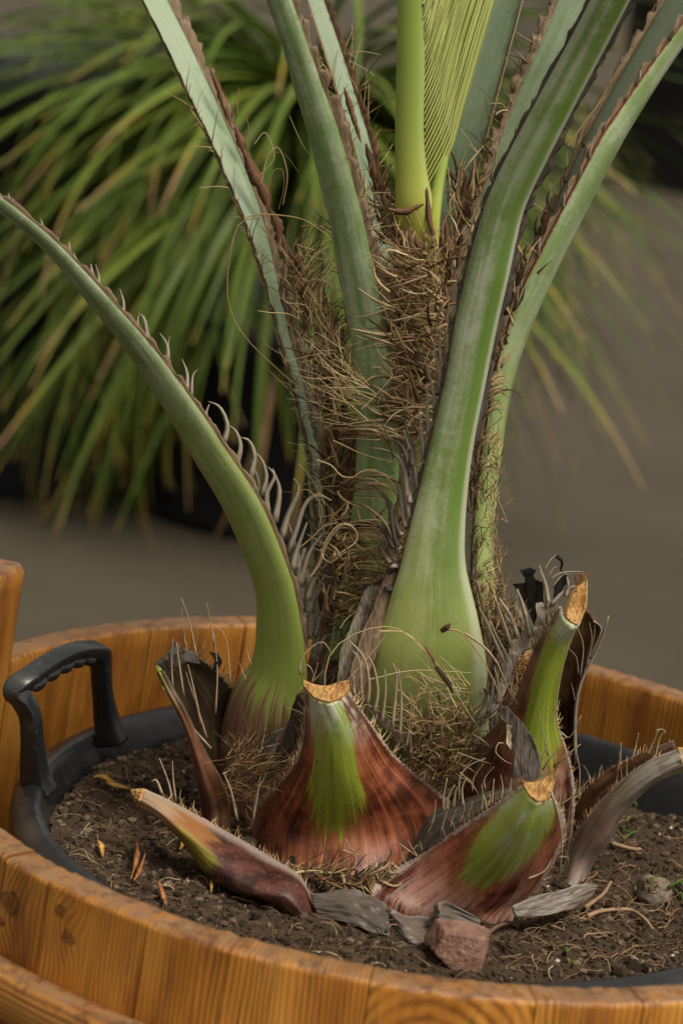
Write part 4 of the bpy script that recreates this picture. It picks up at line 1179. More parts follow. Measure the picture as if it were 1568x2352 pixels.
# B3 spines and webs
b3 = B3['o']
for p, w, m in (([(285, 1030), (230, 900), (120, 660)], 12, 'spine'), ([(340, 920), (290, 780), (240, 640), (212, 540)], 10, 'spine_pale'), ([(385, 860), (335, 700), (275, 610), (258, 555)], 12, 'spine'), ([(480, 850), (440, 680), (372, 500)], 17, 'spine'), ([(440, 700), (410, 590), (372, 500)], 6, 'spine_pale'), ([(600, 640), (585, 500), (538, 340)], 16, 'spine'), ([(600, 600), (580, 480), (548, 370)], 7, 'spine_pale'),
                ([(410, 970), (390, 850), (330, 740), (290, 690)], 14, 'spine'), ([(330, 1150), (300, 1000), (230, 830), (180, 730)], 12, 'spine'), ([(300, 1180), (270, 1080), (240, 960)], 14, 'spine'), ([(240, 1330), (245, 1200), (215, 1060)], 14, 'spine'), ([(170, 1400), (200, 1270), (210, 1150)], 12, 'spine'), ([(730, 560), (740, 480), (725, 420)], 12, 'spine'), ([(620, 620), (700, 520), (790, 480)], 12, 'spine'),
                ([(560, 760), (540, 680), (520, 600)], 14, 'spine'), ([(610, 440), (680, 390), (790, 375), (850, 390)], 5, 'spine'), ([(630, 490), (700, 410), (760, 400)], 4, 'spine'), ([(570, 365), (615, 285), (660, 263)], 4, 'spine_pale'), ([(600, 410), (630, 350), (672, 338)], 3, 'spine_pale'), ([(660, 265), (700, 310), (690, 360), (725, 375)], 10, 'web_black'),
                ([(0, 820), (130, 900), (230, 1040), (330, 1240), (430, 1390)], 7, 'spine_pale'), ([(420, 1240), (480, 1400), (560, 1560), (640, 1620)], 3.5, 'spine_pale'), ([(300, 1620), (250, 1600), (215, 1680), (290, 1740), (340, 1760)], 4, 'spine_pale'), ([(230, 1430), (260, 1520), (320, 1600)], 3.5, 'spine_pale'), ([(640, 1780), (700, 1720), (830, 1620)], 7, 'spine_pale'),
                ([(690, 1530), (760, 1560), (830, 1410)], 4, 'spine_pale'), ([(600, 1700), (560, 1500), (540, 1370)], 4, 'spine_pale'), ([(470, 1870), (540, 1760), (610, 1570)], 5, 'spine_pale'), ([(560, 1800), (620, 1700), (690, 1640)], 4, 'spine_pale'), ([(640, 2080), (770, 1990), (860, 1900), (890, 1850), (850, 1770)], 4, 'spine_pale')):
    q = cz(p); Y = float(np.interp(q[0][1], [1390, 1460, 1540, 1630, 1708, 1780], [-.055, -.045, -.03, -.014, -.04, -.1]))
    if q[0][1] > 1660: Y = -.07
    spine_px(b3, q, w, Y, Y + (.008 if q[0][1] < 1660 else -.01), m, w1=.3)
for poly, Y, m, Y1 in (([(345, 470), (430, 460), (430, 420), (395, 370), (460, 350), (515, 365), (495, 400), (510, 440), (560, 450), (570, 600), (500, 770), (465, 690), (430, 590), (380, 540)], .0, 'web_black', .01),
                       ([(640, 470), (700, 400), (730, 400), (740, 450), (700, 520), (660, 580), (630, 600)], -.01, 'web_black', -.01), ([(780, 450), (800, 390), (865, 385), (850, 450), (830, 500)], -.035, 'paper_red', -.04),
                       ([(330, 940), (400, 970), (470, 870), (490, 780), (470, 690), (430, 620), (400, 540), (365, 560), (360, 640), (410, 720), (420, 800), (390, 850), (340, 880)], -.03, 'spine', -.04), ([(490, 800), (560, 780), (620, 690), (660, 600), (640, 570), (590, 640), (560, 600), (510, 620), (520, 700)], -.04, 'spine', -.05),
                       ([(270, 1180), (330, 1170), (350, 1050), (410, 980), (340, 920), (300, 1000), (250, 1020), (280, 1080)], -.02, 'spine', -.03), ([(110, 1450), (230, 1400), (270, 1290), (330, 1170), (270, 1120), (230, 1250), (200, 1340)], .0, 'spine', -.01)):
    flake(b3, cz(poly), Y, m, 'web', Y1=Y1)
# dried flap hanging on B3
wf = [(255, 1365), (300, 1350), (340, 1390), (400, 1450), (480, 1560), (540, 1700), (550, 1850), (480, 1880), (430, 1900), (350, 1830), (360, 1720), (350, 1640), (320, 1480), (270, 1440)]
flake(b3, cz(wf), -.068, 'spine_dark', 'dried_flap', Y1=-.085, th=.003)
flake(b3, cz([(300, 1480), (350, 1500), (330, 1600), (370, 1640), (330, 1660), (300, 1600)]), -.073, 'spine_pale', 'dried_flap', Y1=-.075)
# B4 branching old rib
for p, w in (([(795, 1750), (790, 1500), (805, 1300), (850, 1130), (950, 930), (1020, 800), (1035, 700)], 10), ([(900, 1010), (980, 850), (1000, 775)], 6), ([(870, 1060), (920, 850), (930, 755)], 5), ([(885, 1010), (912, 870), (900, 755)], 5), ([(830, 1130), (852, 920), (805, 770)], 5), ([(815, 1110), (800, 990), (735, 915)], 4), ([(790, 1300), (770, 1230), (760, 1170)], 4)):
    spine_px(B4['o'], cz(p), w, .03, .02, 'spine', w1=.45, seg=14)
# B5 spines
for p, w in (([(1090, 1815), (1120, 1720), (1125, 1608)], 5), ([(1190, 1745), (1225, 1640), (1245, 1530)], 5), ([(1310, 1695), (1340, 1620), (1380, 1510)], 6), ([(1375, 1685), (1400, 1580), (1438, 1528)], 5), ([(1370, 1520), (1410, 1510), (1440, 1530)], 4), ([(1460, 1660), (1472, 1590)], 6), ([(1130, 1910), (1130, 1770)], 4), ([(1160, 1870), (1170, 1735)], 5), ([(1190, 1900), (1200, 1820)], 6), ([(1300, 1860), (1315, 1775)], 5), ([(1370, 1810), (1395, 1735)], 5), ([(1470, 1770), (1480, 1735)], 5), ([(1100, 1960), (1150, 1910), (1160, 1900)], 5)):
    spine_px(B5['o'], cz(p), w, .018, .016, 'spine_pale', w1=.5)
# B2 comb and web
web = loft('comb_web', [((868, 2018, -.052), (880, 2012, -.058), (890, 2008, -.068)), ((930, 1972, -.072), (942, 1972, -.08), (952, 1964, -.09)), ((985, 1872, -.085), (1005, 1905, -.1), (1030, 1916, -.11)), ((1060, 1838, -.105), (1080, 1862, -.115), (1100, 1866, -.128)),
                        ((1130, 1816, -.12), (1145, 1832, -.13), (1160, 1828, -.14)), ((1192, 1806, -.135), (1194, 1812, -.14), (1196, 1816, -.145))], MAT['web'], B2['o'], th=.002, wav=.001, nr=40)
for p, w in (([(475, 160), (465, 100), (485, 0)], 7), ([(483, 150), (490, 80), (520, 30)], 6), ([(513, 140), (525, 60), (545, 30)], 6), ([(558, 130), (555, 50), (570, 0)], 6), ([(415, 215), (425, 160), (432, 97)], 5), ([(395, 250), (405, 220), (408, 190)], 3), ([(455, 250), (475, 180), (492, 135)], 4), ([(500, 225), (515, 180), (530, 145)], 4), ([(540, 205), (555, 160), (570, 115)], 4), ([(575, 185), (590, 140), (600, 110)], 4), ([(640, 150), (650, 90), (645, 25)], 5),
             ([(690, 120), (690, 60), (695, 5)], 5), ([(730, 100), (742, 50), (735, -10)], 5), ([(770, 80), (778, 40), (775, 0)], 4), ([(600, 60), (605, 0), (650, -60)], 3), ([(660, 50), (660, 0), (700, -50)], 3), ([(540, 100), (545, -10), (600, -70), (660, -90)], 4), ([(330, 330), (345, 310), (365, 300)], 3), ([(265, 370), (290, 345), (330, 330)], 3), ([(180, 430), (200, 390), (245, 330)], 4), ([(5, 330), (60, 350), (130, 345)], 4), ([(20, 280), (40, 320), (70, 340)], 3)):
    q = cg(p); Y = float(np.interp(q[0][0], [860, 960, 1060, 1150, 1200], [-.07, -.095, -.12, -.145, -.155]))
    spine_px(B2['o'], q, w * 1.1, Y, Y, 'spine_pale', w1=.5)
# strands hanging by B2's right edge
for p, w in (([(960, 60), (1000, 180), (1015, 300), (1000, 470)], 7), ([(860, 460), (930, 430), (970, 370)], 4), ([(1000, 360), (1040, 370), (1020, 460)], 3)):
    spine_px(B2['o'], cg(p), w, -.165, -.13, 'spine_pale', w1=.6)
# B7 and B6 spines
for p, w in (([(905, 515), (870, 350), (838, 240)], 5), ([(852, 460), (838, 290)], 3), ([(985, 460), (965, 320), (950, 255)], 4), ([(990, 770), (997, 560), (985, 400)], 5), ([(1060, 640), (1040, 430), (1005, 360)], 4), ([(845, 690), (820, 520), (815, 440)], 6), ([(795, 650), (788, 540), (795, 430)], 5), ([(925, 820), (890, 650), (865, 540)], 6), ([(950, 880), (900, 720), (860, 580)], 5),
             ([(970, 930), (850, 780), (742, 610)], 6), ([(1155, 550), (1135, 480), (1140, 440)], 3), ([(1130, 615), (1110, 570), (1098, 530)], 3), ([(790, 1170), (770, 1090), (735, 975)], 7), ([(808, 1170), (795, 1060), (790, 985)], 6), ([(1090, 1260), (1060, 1130), (1033, 1052)], 8), ([(1160, 1270), (1185, 1130), (1197, 1060)], 6), ([(825, 1160), (832, 1118)], 3), ([(745, 1140), (715, 1080), (695, 1078)], 8)):
    q = cf(p)
    Y = .0 if q[0][1] < 1760 else -.05
    spine_px((B7 if q[0][1] < 1760 else B6)['o'], q, w, Y, Y, 'spine_pale', w1=.55)
flake(B7['o'], cf([(960, 490), (1000, 490), (1020, 540), (1000, 575), (970, 575), (985, 530)]), .0, 'web_black', 'web')
flake(B7['o'], cf([(760, 500), (800, 440), (830, 450), (820, 500), (880, 480), (920, 540), (860, 530), (800, 560)]), .01, 'web', 'web')
spk = [(735, 120), (760, 130), (800, 140), (840, 165), (880, 165), (900, 190), (940, 200), (975, 225), (1000, 240), (1030, 260)]
c3 = crop(0, 1787.5, .5)
for i, (x, y) in enumerate(spk):
    spine_px(B6['o'], c3([(x, y + 25), (x + random.uniform(-6, 2), y - random.uniform(5, 25))]), random.uniform(4, 8), -.06 - .001 * i, None, 'spine_pale', w1=.6)

# brown sheath pieces on S2's and other inner edges
for p, w, Y, m in (([(560, 345), (585, 400), (605, 440), (622, 500)], 26, .17, 'paper_red'), ([(480, 150), (505, 210), (520, 250), (535, 300)], 13, .2, 'paper_red'), ([(540, 290), (552, 330), (560, 360)], 16, .19, 'paper_red'), ([(620, 480), (640, 520), (645, 600)], 20, .155, 'paper_red'), ([(650, 540), (655, 600), (648, 680), (665, 720)], 16, .15, 'paper'), ([(655, 640), (670, 700), (680, 780)], 18, .145, 'paper'), ([(680, 760), (700, 830), (705, 900)], 22, .14, 'spine'), ([(700, 880), (725, 960), (735, 1040)], 24, .135, 'spine'), ([(720, 820), (735, 900), (730, 1000)], 20, .14, 'spine'), ([(740, 1000), (748, 1100), (752, 1200)], 20, .125, 'paper'),
                   ([(688, 600), (700, 680), (715, 760)], 14, .15, 'paper_red'), ([(840, 330), (855, 400), (870, 470)], 18, .12, 'paper_red'), ([(790, 200), (812, 260), (832, 330)], 14, .14, 'paper_red'), ([(870, 420), (885, 480), (880, 560)], 22, .1, 'paper'), ([(1090, 380), (1085, 440), (1070, 520)], 22, .1, 'paper'), ([(1070, 400), (1060, 480), (1050, 560)], 22, .1, 'paper_red'),
                   ([(1020, 490), (1030, 560), (1040, 620)], 18, .05, 'paper_red'), ([(1000, 530), (1025, 560), (1035, 640)], 20, .06, 'paper'), ([(905, 560), (940, 545), (980, 590)], 24, .045, 'paper_red'), ([(890, 480), (930, 488), (975, 470)], 14, .04, 'paper_red'), ([(900, 510), (920, 540), (960, 560)], 22, .05, 'paper_red'), ([(980, 430), (985, 500), (1005, 560)], 12, .045, 'paper_red'), ([(1020, 640), (1015, 700), (1010, 760)], 22, .06, 'paper_red'), ([(910, 640), (900, 700), (890, 760)], 14, .05, 'paper'), ([(890, 760), (880, 830), (890, 900)], 20, .05, 'paper'),
                   ([(1170, 620), (1160, 680), (1158, 740)], 14, .11, 'paper_red'), ([(1195, 560), (1185, 620), (1178, 680)], 16, .12, 'paper_red'), ([(1255, 470), (1250, 520), (1240, 560)], 20, .13, 'paper_red'), ([(1140, 800), (1128, 860), (1115, 930)], 14, .09, 'paper'), ([(1095, 1240), (1090, 1300), (1085, 1380)], 14, .06, 'spine')):
    spine_px(palm, p, w * .25, Y, Y - .004, m, w1=.9, name='sheath_strip', thick=.1, wmid=w * .95, jag=.3, seg=16)
# S6's spines
for x, y, l in ((1412, 283, 42), (1384, 330, 48), (1358, 387, 55), (1332, 440, 50), (1300, 510, 58), (1275, 560, 60), (1245, 610, 55), (1220, 665, 60), (1200, 700, 58), (1178, 748, 62), (1162, 790, 55), (1148, 830, 50), (1472, 182, 24), (1450, 220, 22)):
    spine_px(S6['o'], [(x, y), (x - 6, y - l * .5), (x - 10 + random.uniform(-4, 4), y - l)], 14, .115 + (900 - y) * .00009, None, 'spine', w1=.08)
for x, y, l in ((1342, 338, 30), (1300, 420, 40), (1260, 480, 50), (1232, 540, 45), (1205, 600, 40)):
    spine_px(S6['o'], [(x, y), (x - 3, y - l * .5), (x + 4, y - l)], 10, .16, None, 'spine_dark', w1=.1)

# --- fibres (uncountable) ----------------------------------------------------
def fib_px(mb, pts, w, Y0, Y1=None, n=18, bulge=0.0):
    Y1 = Y0 if Y1 is None else Y1
    m = len(pts)
    P = [PY(x, y, Y0 + (Y1 - Y0) * i / (m - 1) - bulge * math.sin(PI * i / (m - 1))) for i, (x, y) in enumerate(pts)]
    k = mpp(P[0]) * w / 2
    mb.tube(cr(P, np.linspace(0, 1, n)), k, k * .55, 4)
def cloud(mb, poly_rows, count, ang, spread, length, w, Y, curl=0.6, n=9, kk=.38):
    """random curly fibres; poly_rows = (y, xleft, xright) stations, Y = (near, far)"""
    ysr = [r[0] for r in poly_rows]
    for _ in range(count):
        y = random.uniform(ysr[0], ysr[-1])
        x = random.uniform(np.interp(y, ysr, [r[1] for r in poly_rows]), np.interp(y, ysr, [r[2] for r in poly_rows]))
        a = math.radians(random.gauss(ang, spread))
        L = length * random.uniform(.35, 1.4)
        Yc = random.uniform(*Y); k = random.gauss(0, curl * kk); k2 = random.gauss(0, curl * kk)
        pts = []
        px, py = x, y
        st = L / (n - 1)
        for i in range(n):
            f = i / (n - 1)
            pts.append(PY(px, py, Yc + .006 * math.sin(f * 3 + k * 5)))
            a2 = a + k * f * 2 + k2 * math.sin(f * 5)
            px += st * math.cos(a2); py -= st * math.sin(a2)
        r = mpp(pts[0]) * random.uniform(.4, 1.2) * w / 2
        mb.tube(pts, r, r * .5, 3)
fm, fd, fp = MB(), MB(), MB()
# flat papery scales between the fibres
fs = MB()
def scales(rows, count, ang, spread, length, w, Y):
    ysr = [r[0] for r in rows]
    for _ in range(count):
        y = random.uniform(ysr[0], ysr[-1]); x = random.uniform(np.interp(y, ysr, [r[1] for r in rows]), np.interp(y, ysr, [r[2] for r in rows]))
        a = math.radians(random.gauss(ang, spread)); L = length * random.uniform(.5, 1.4); Yc = random.uniform(*Y)
        b = a + random.gauss(0, .4)
        P = [PY(x, y, Yc), PY(x + L * .5 * math.cos(a), y - L * .5 * math.sin(a), Yc - random.uniform(0, .006)), PY(x + L * (.5 * math.cos(a) + .5 * math.cos(b)), y - L * .5 * (math.sin(a) + math.sin(b)), Yc + random.uniform(-.008, .003))]
        k = mpp(P[0]) * w / 2 * random.uniform(.5, 1.3)
        ribbon(fs, P, k * .8, k * .08, .1, 10, ref=nrm(np.array([random.gauss(0, .6), 1, random.gauss(0, .6)])), wmid=k * .15, jag=.3)
# central tuft between the two middle stalks
cloud(fm, [(560, 905, 1030), (700, 890, 1025), (850, 892, 1020), (1000, 915, 1000)], 430, 170, 35, 80, 2.6, (.02, .06), .5)
cloud(fp, [(560, 905, 1030), (700, 890, 1025), (900, 892, 1015)], 120, 160, 45, 85, 2.4, (.015, .04), .8)
cloud(fd, [(560, 890, 1040), (800, 880, 1030), (1050, 900, 1000)], 160, 100, 30, 80, 4, (.03, .07), .4)
# left gap
cloud(fd, [(600, 655, 700), (800, 690, 790), (1000, 740, 815), (1250, 750, 830), (1500, 740, 830)], 420, 80, 30, 90, 4, (.06, .12), .5)
cloud(fm, [(560, 640, 690), (800, 690, 775), (1000, 740, 800), (1250, 740, 815), (1550, 730, 850)], 190, 110, 50, 80, 2.6, (.03, .1), .8)
cloud(fp, [(800, 720, 800), (950, 780, 890)], 40, 140, 35, 100, 1.7, (.0, .03), .5)
cloud(fp, [(870, 780, 850), (980, 810, 905)], 40, 155, 20, 110, 1.9, (-.005, .02), .35)
# hoops round the lower part of the middle stalk
for k in range(105):
    y = random.choice([985, 1000, 1102, 1128, 1215, 1232, 1300, 1345, 1400]) + random.gauss(0, 5)
    x0, x1 = random.uniform(765, 815), random.uniform(890, 950)
    sag = random.uniform(-25, 12)
    mid = (x0 + x1) / 2
    fib_px(random.choice((fm, fm, fp, fd)), [(x0, y + random.uniform(-5, 14)), (mid - 30, y + sag * .9), (mid + 20, y + sag + 2), (x1 - 12, y + 12 + random.uniform(0, 14)), (x1, y + 38 + random.uniform(0, 30))], random.uniform(1.6, 3.6), .03, .01, bulge=.024)
cloud(fm, [(1220, 780, 930), (1300, 770, 920), (1450, 760, 900)], 170, 30, 50, 60, 2.6, (.0, .03), .8)
cloud(fd, [(1240, 760, 900), (1330, 750, 900), (1560, 740, 880)], 200, 60, 50, 70, 3.2, (.01, .04), .7)
# lower right stalk hoops
for k in range(75):
    y = random.choice([880, 905, 940, 1005, 1060, 1075, 1195, 1210, 1310, 1345, 1390]) + random.gauss(0, 6)
    xr = float(np.interp(y, [880, 1000, 1200, 1400], [1165, 1148, 1140, 1150])); xl = xr - 62
    fib_px(random.choice((fm, fp, fp, fd)), [(xl + random.uniform(-6, 10), y + 30 + random.uniform(-8, 12)), (xl + 22, y + 6), (xr - 18, y - 6 + random.uniform(-6, 6)), (xr + random.uniform(-6, 4), y + random.uniform(-14, 10))], random.uniform(1.5, 3.4), .04, .05, bulge=.012)
cloud(fm, [(1000, 1128, 1146), (1200, 1124, 1142), (1420, 1110, 1165)], 200, 95, 25, 50, 2.2, (.04, .06), .6)
cloud(fd, [(800, 1120, 1145), (1000, 1090, 1125), (1400, 1078, 1105)], 140, 85, 25, 55, 3.4, (.03, .06), .5)
cloud(fm, [(1380, 1090, 1160), (1560, 1095, 1170)], 180, 100, 40, 60, 2.2, (.01, .06), .7)
cloud(fd, [(1400, 1100, 1190), (1650, 1080, 1150)], 260, 100, 40, 70, 3.4, (.0, .06), .6)
cloud(fd, [(1430, 1120, 1215), (1520, 1110, 1200), (1660, 1085, 1160)], 320, 95, 40, 70, 4, (.0, .05), .6)
cloud(fm, [(1430, 1110, 1200), (1660, 1085, 1150)], 120, 95, 40, 60, 2, (-.01, .04), .6)
scales([(1420, 1110, 1220), (1640, 1090, 1170)], 70, 95, 40, 70, 13, (.01, .06))
# straw at the foot of the broad stalk
cloud(fp, [(1560, 1000, 1080), (1620, 940, 1090), (1690, 930, 1060)], 100, 150, 35, 70, 2.6, (-.05, -.025), .35)
cloud(fm, [(1640, 940, 1090), (1700, 920, 1070), (1790, 960, 1040)], 170, 40, 45, 55, 2.4, (-.05, -.02), .5)
cloud(fd, [(1650, 950, 1110), (1800, 980, 1050)], 160, 60, 50, 60, 3.2, (-.045, -.01), .5)
# tuft left of the middle stub, straw round the feet
cloud(fm, [(1720, 520, 640), (1780, 510, 620), (1840, 480, 580)], 150, 25, 30, 70, 2.2, (-.03, .0), .4)
cloud(fd, [(1700, 520, 600), (1780, 510, 620)], 120, 70, 50, 50, 3.4, (-.03, .0), .6)
cloud(fm, [(1985, 640, 760), (2020, 720, 900), (2060, 760, 880)], 80, 15, 30, 60, 2.2, (-.1, -.08), .4)
cloud(fd, [(1990, 620, 800), (2015, 700, 920), (2060, 740, 880)], 110, 10, 40, 60, 4, (-.1, -.08), .5)
# along the dark edges
for st, sdx, f0, f1, num in ((S2, 'L', .2, .95, 130), (S3, 'L', .3, .85, 130), (S3, 'R', .3, .8, 40), (S5, 'L', .2, .85, 90), (S5, 'R', .2, .85, 60), (S6, 'L', .25, .6, 40), (S7, 'L', .3, .9, 60), (S7, 'R', .3, .9, 60), (S8, 'L', .4, .95, 50), (S8, 'R', .4, .95, 50)):
    for k in range(num):
        p, t, lat, o = margin(st, sdx, random.uniform(f0, f1))
        up = -t
        d = nrm(lat * random.uniform(.1, 1) - o * random.uniform(-.1, .8) + up * random.uniform(-.2, 1.2))
        L = random.uniform(.006, .03); c = rng.normal(0, 1, 3) * .4 * L
        random.choice((fm, fd, fp)).tube(cr([p, p + d * L * .5 + c * .3, p + d * L + c], np.linspace(0, 1, 7)), .0006 * random.uniform(.5, 1.2), .0002, 3)
for lf, e, f0, f1, num, Lm in ((B1, 0, .05, .9, 150, .008), (B1, -1, .05, .9, 150, .01), (B2, 0, .05, .95, 170, .009), (B2, -1, .1, .95, 70, .005), (B3, 0, .02, .75, 150, .011), (B3, -1, .4, .9, 60, .005), (B6, 0, .15, 1, 130, .006), (B5, 0, .1, .9, 60, .006), (B7, -1, .0, .5, 60, .01), (B7e, 0, .1, .8, 40, .006), (B5i, 0, .1, .9, 50, .006)):
    for k in range(num):
        i = int((f0 + (f1 - f0) * random.random()) * (lf['nr'] - 1)); i = min(max(i, 1), lf['nr'] - 2)
        p = lf['F'][i, e]; q_ = lf['F'][i, 2 if e == 0 else -3]
        lat = nrm(p - q_); up = nrm(lf['F'][i - 1, e] - lf['F'][i + 1, e])
        d = nrm(lat * random.uniform(.5, 1.2) + up * random.uniform(-.1, .9) + np.array([0, 0, .5]) + rng.normal(0, .3, 3))
        L = Lm * random.uniform(.3, 1.5); c = rng.normal(0, 1, 3) * .25 * L
        random.choice((fp, fm, fd)).tube(cr([p - lat * .002, p + d * L * .5 + c * .3, p + d * L + c], np.linspace(0, 1, 6)), .00055 * random.uniform(.5, 1.4), .00015, 3)
# long loose strands seen one by one
for pts, w, Y in (([(560, 502), (600, 492), (690, 502), (745, 535), (775, 565)], 3.5, .05), ([(600, 497), (550, 515), (528, 590), (524, 690), (560, 770), (640, 850), (692, 895)], 3, .06), ([(612, 480), (625, 400), (648, 390), (652, 430), (640, 480)], 3, .15), ([(600, 420), (615, 360), (640, 340), (660, 400), (650, 470)], 3, .15), ([(568, 370), (572, 300), (560, 250)], 3, .17), ([(545, 260), (548, 200)], 3, .18), ([(585, 330), (610, 305), (630, 360), (600, 400)], 2.2, .15), ([(500, 230), (510, 160)], 2.5, .2), ([(560, 400), (640, 350), (690, 400)], 1.6, .14),
                  ([(600, 520), (680, 620), (740, 700), (800, 860)], 4, .1), ([(640, 560), (720, 680), (780, 800), (850, 880)], 3, .07), ([(700, 700), (760, 790), (840, 880), (920, 920)], 3, .03), ([(690, 640), (740, 560), (800, 540)], 2.6, .08), ([(760, 680), (720, 690), (680, 720)], 3, .08),
                  ([(690, 650), (760, 630), (790, 580), (740, 520), (690, 520)], 2.2, .07), ([(720, 600), (700, 560), (730, 500), (760, 460)], 2, .08), ([(830, 940), (870, 900), (900, 860), (880, 830)], 1.8, .0), ([(1135, 905), (1160, 895), (1185, 900), (1196, 915)], 5, .06), ([(1130, 925), (1145, 905), (1170, 893)], 2, .06), ([(1150, 1190), (1165, 1200)], 2, .06), ([(1140, 1140), (1166, 1200)], 2, .06),
                  ([(1330, 310), (1400, 190), (1450, 110)], 2.6, .17), ([(1250, 495), (1330, 330), (1410, 200)], 2, .16), ([(1260, 440), (1310, 370), (1340, 300)], 2, .165), ([(1305, 335), (1350, 270), (1390, 220)], 5, .15),
                  ([(745, 1690), (760, 1500), (900, 1440), (1010, 1540), (1090, 1660)], 3, -.05), ([(870, 1450), (930, 1455), (980, 1500), (1040, 1570)], 5, -.045), ([(1020, 1445), (1060, 1455), (1110, 1520), (1150, 1600)], 5, -.05), ([(800, 1560), (870, 1480), (900, 1430)], 2.4, -.045), ([(850, 1560), (950, 1540), (1080, 1545)], 2.4, -.05), ([(900, 1490), (950, 1470), (990, 1500), (960, 1450)], 1.5, -.05)):
    fib_px(fm if w > 2.4 else fp, pts, w, Y)
for a_, b_, w in (((975, 1485), (1000, 1530), 6), ((1000, 1530), (1040, 1590), 10), ((1012, 1450), (1034, 1432), 10)):
    ribbon(fd, [PY(*a_, -.05), PY((a_[0] + b_[0]) / 2 + 3, (a_[1] + b_[1]) / 2, -.052), PY(*b_, -.05)], w * .00018, w * .00008, .3, 7, wmid=w * .0001)
# pale coarse curls
for p, w in (([(110, 1800), (200, 1650), (260, 1450), (350, 1300), (450, 1225), (560, 1260), (612, 1350), (580, 1440), (430, 1540)], 4.5), ([(120, 1790), (210, 1660), (280, 1460), (360, 1330), (450, 1240), (550, 1250)], 3.5), ([(0, 1480), (120, 1380), (250, 1260), (400, 1215)], 4), ([(320, 1190), (500, 990)], 5), ([(0, 870), (80, 865), (170, 950), (232, 1080), (200, 1250)], 3), ([(90, 950), (200, 908), (330, 980)], 3.5),
             ([(330, 1650), (480, 1540), (620, 1500), (760, 1500), (870, 1555)], 3.5), ([(920, 2080), (820, 2090), (650, 2150), (500, 2250), (430, 2352)], 4), ([(220, 1500), (250, 1600), (330, 1650)], 3), ([(390, 1300), (400, 1370), (460, 1395), (540, 1385)], 3), ([(530, 1300), (560, 1400), (640, 1480), (690, 1520)], 6), ([(180, 540), (330, 600), (440, 710), (560, 725), (680, 655), (820, 650)], 3.4), ([(350, 330), (500, 400), (650, 470), (850, 530), (1010, 555)], 3.6), ([(250, 210), (370, 150), (480, 140)], 3.6), ([(400, 870), (440, 950), (560, 1020), (720, 1070), (820, 1200)], 4)):
    fib_px(fp if w < 5 else fm, ce(p), w, .01, .0, n=26)
scales([(560, 900, 1030), (750, 885, 1025), (1000, 900, 1000)], 260, 150, 45, 75, 11, (.015, .05))
scales([(600, 660, 690), (800, 700, 780), (1050, 745, 815), (1400, 745, 820)], 110, 95, 35, 80, 11, (.05, .1))
scales([(430, 860, 895), (560, 870, 900)], 40, 90, 40, 70, 10, (.06, .1))
scales([(400, 1030, 1100), (600, 1010, 1070), (720, 1010, 1040)], 50, 90, 35, 80, 11, (.05, .09))
scales([(560, 1190, 1240), (760, 1150, 1175), (1000, 1095, 1130)], 30, 85, 30, 70, 9, (.06, .1))
scales([(1180, 760, 920), (1420, 740, 900)], 70, 70, 50, 70, 10, (.0, .04))
scales([(1650, 930, 1090), (1780, 960, 1050)], 60, 40, 50, 60, 8, (-.04, -.02))
scales([(2000, 660, 880), (2040, 720, 900)], 45, 10, 40, 60, 11, (-.1, -.085))
tag(fs.build('papery_scales', mat_fibre('papery_scale', [(0.0, (0.065, 0.036, 0.018)), (0.35, (0.21, 0.125, 0.06)), (0.7, (0.38, 0.255, 0.13)), (1.0, (0.54, 0.41, 0.24))]), palm), kind='stuff')
for nm, m_, mt in (('fibre_tangle', fm, 'fibre'), ('dark_fibre_tangle', fd, 'fibre_dark'), ('pale_fibre_tangle', fp, 'fibre_pale')):
    tag(m_.build(nm, MAT[mt], palm, smooth=False), kind='stuff')

# ------------------------------------------------------------------ things on the soil
def mat_stone(name, a, b, pits):
    t = NT(name)
    n1 = t.noise(t.obj(), 60, 5, 0.7); n2 = t.noise(t.obj(), 420, 3, 0.7)
    c = t.mix(t.rng(n1, .3, .7), a, b)
    c = t.mix(t.rng(n2, .56, .66, 0, .75), c, pits)
    return t.fin(c, .95, .2, t.bump(n2, 1.0, .002))
def lump(name, centre, size, mat, planes, seed, rough=.06, sub=4):
    """broken stone: a sphere cut by planes"""
    import bmesh
    bm = bmesh.new(); bmesh.ops.create_icosphere(bm, subdivisions=sub, radius=1.0)
    for v in bm.verts:
        d = np.array(v.co)
        k = 1.0
        for (nx, ny, nz, dd) in planes:
            q = nrm((nx, ny, nz)); c = float(d @ q)
            if c > 1e-3: k = min(k, dd / c)
        k += rough * ns(d[0] * 3 + seed, d[1] * 3, d[2] * 3) + rough * .6 * ns(d[0] * 9 + seed, d[1] * 9, d[2] * 9)
        v.co = Vector(d * k * np.array(size))
    me = bpy.data.meshes.new(name); bm.to_mesh(me); bm.free()
    me.polygons.foreach_set('use_smooth', [True] * len(me.polygons))
    me.materials.append(mat)
    o = bpy.data.objects.new(name, me); o.location = centre; col.objects.link(o)
    return o
c = soil_pt(1052, 2222)
br = lump('brick_fragment', c + np.array([0, .012, .011]), (.034, .028, .026), mat_stone('crushed_brick', (.17, .085, .06), (.3, .175, .13), (.075, .035, .025)), [(0, -1, .25, .42), (0.06, .05, 1, .5), (1, -.15, .05, .56), (-1, -.2, .35, .6), (-.75, -.2, -.7, .56), (.6, 0, -.9, .62)], 3, .035, 5)
tag(br, 'pinkish brown porous brick fragment at the front of the pot below the red stub', 'brick')
c = soil_pt(1500, 2075)
st_ = lump('stone', c + np.array([0, .008, .008]), (.017, .015, .014), mat_stone('pale_rough_stone', (.14, .1, .075), (.28, .22, .17), (.06, .045, .03)), [(0, -1, .3, .7), (.3, .1, 1, .75), (1, -.3, .2, .75), (-1, -.3, .2, .8)], 8, .1)
tag(st_, 'small pale rough stone among the roots at the right edge of the soil', 'stone')
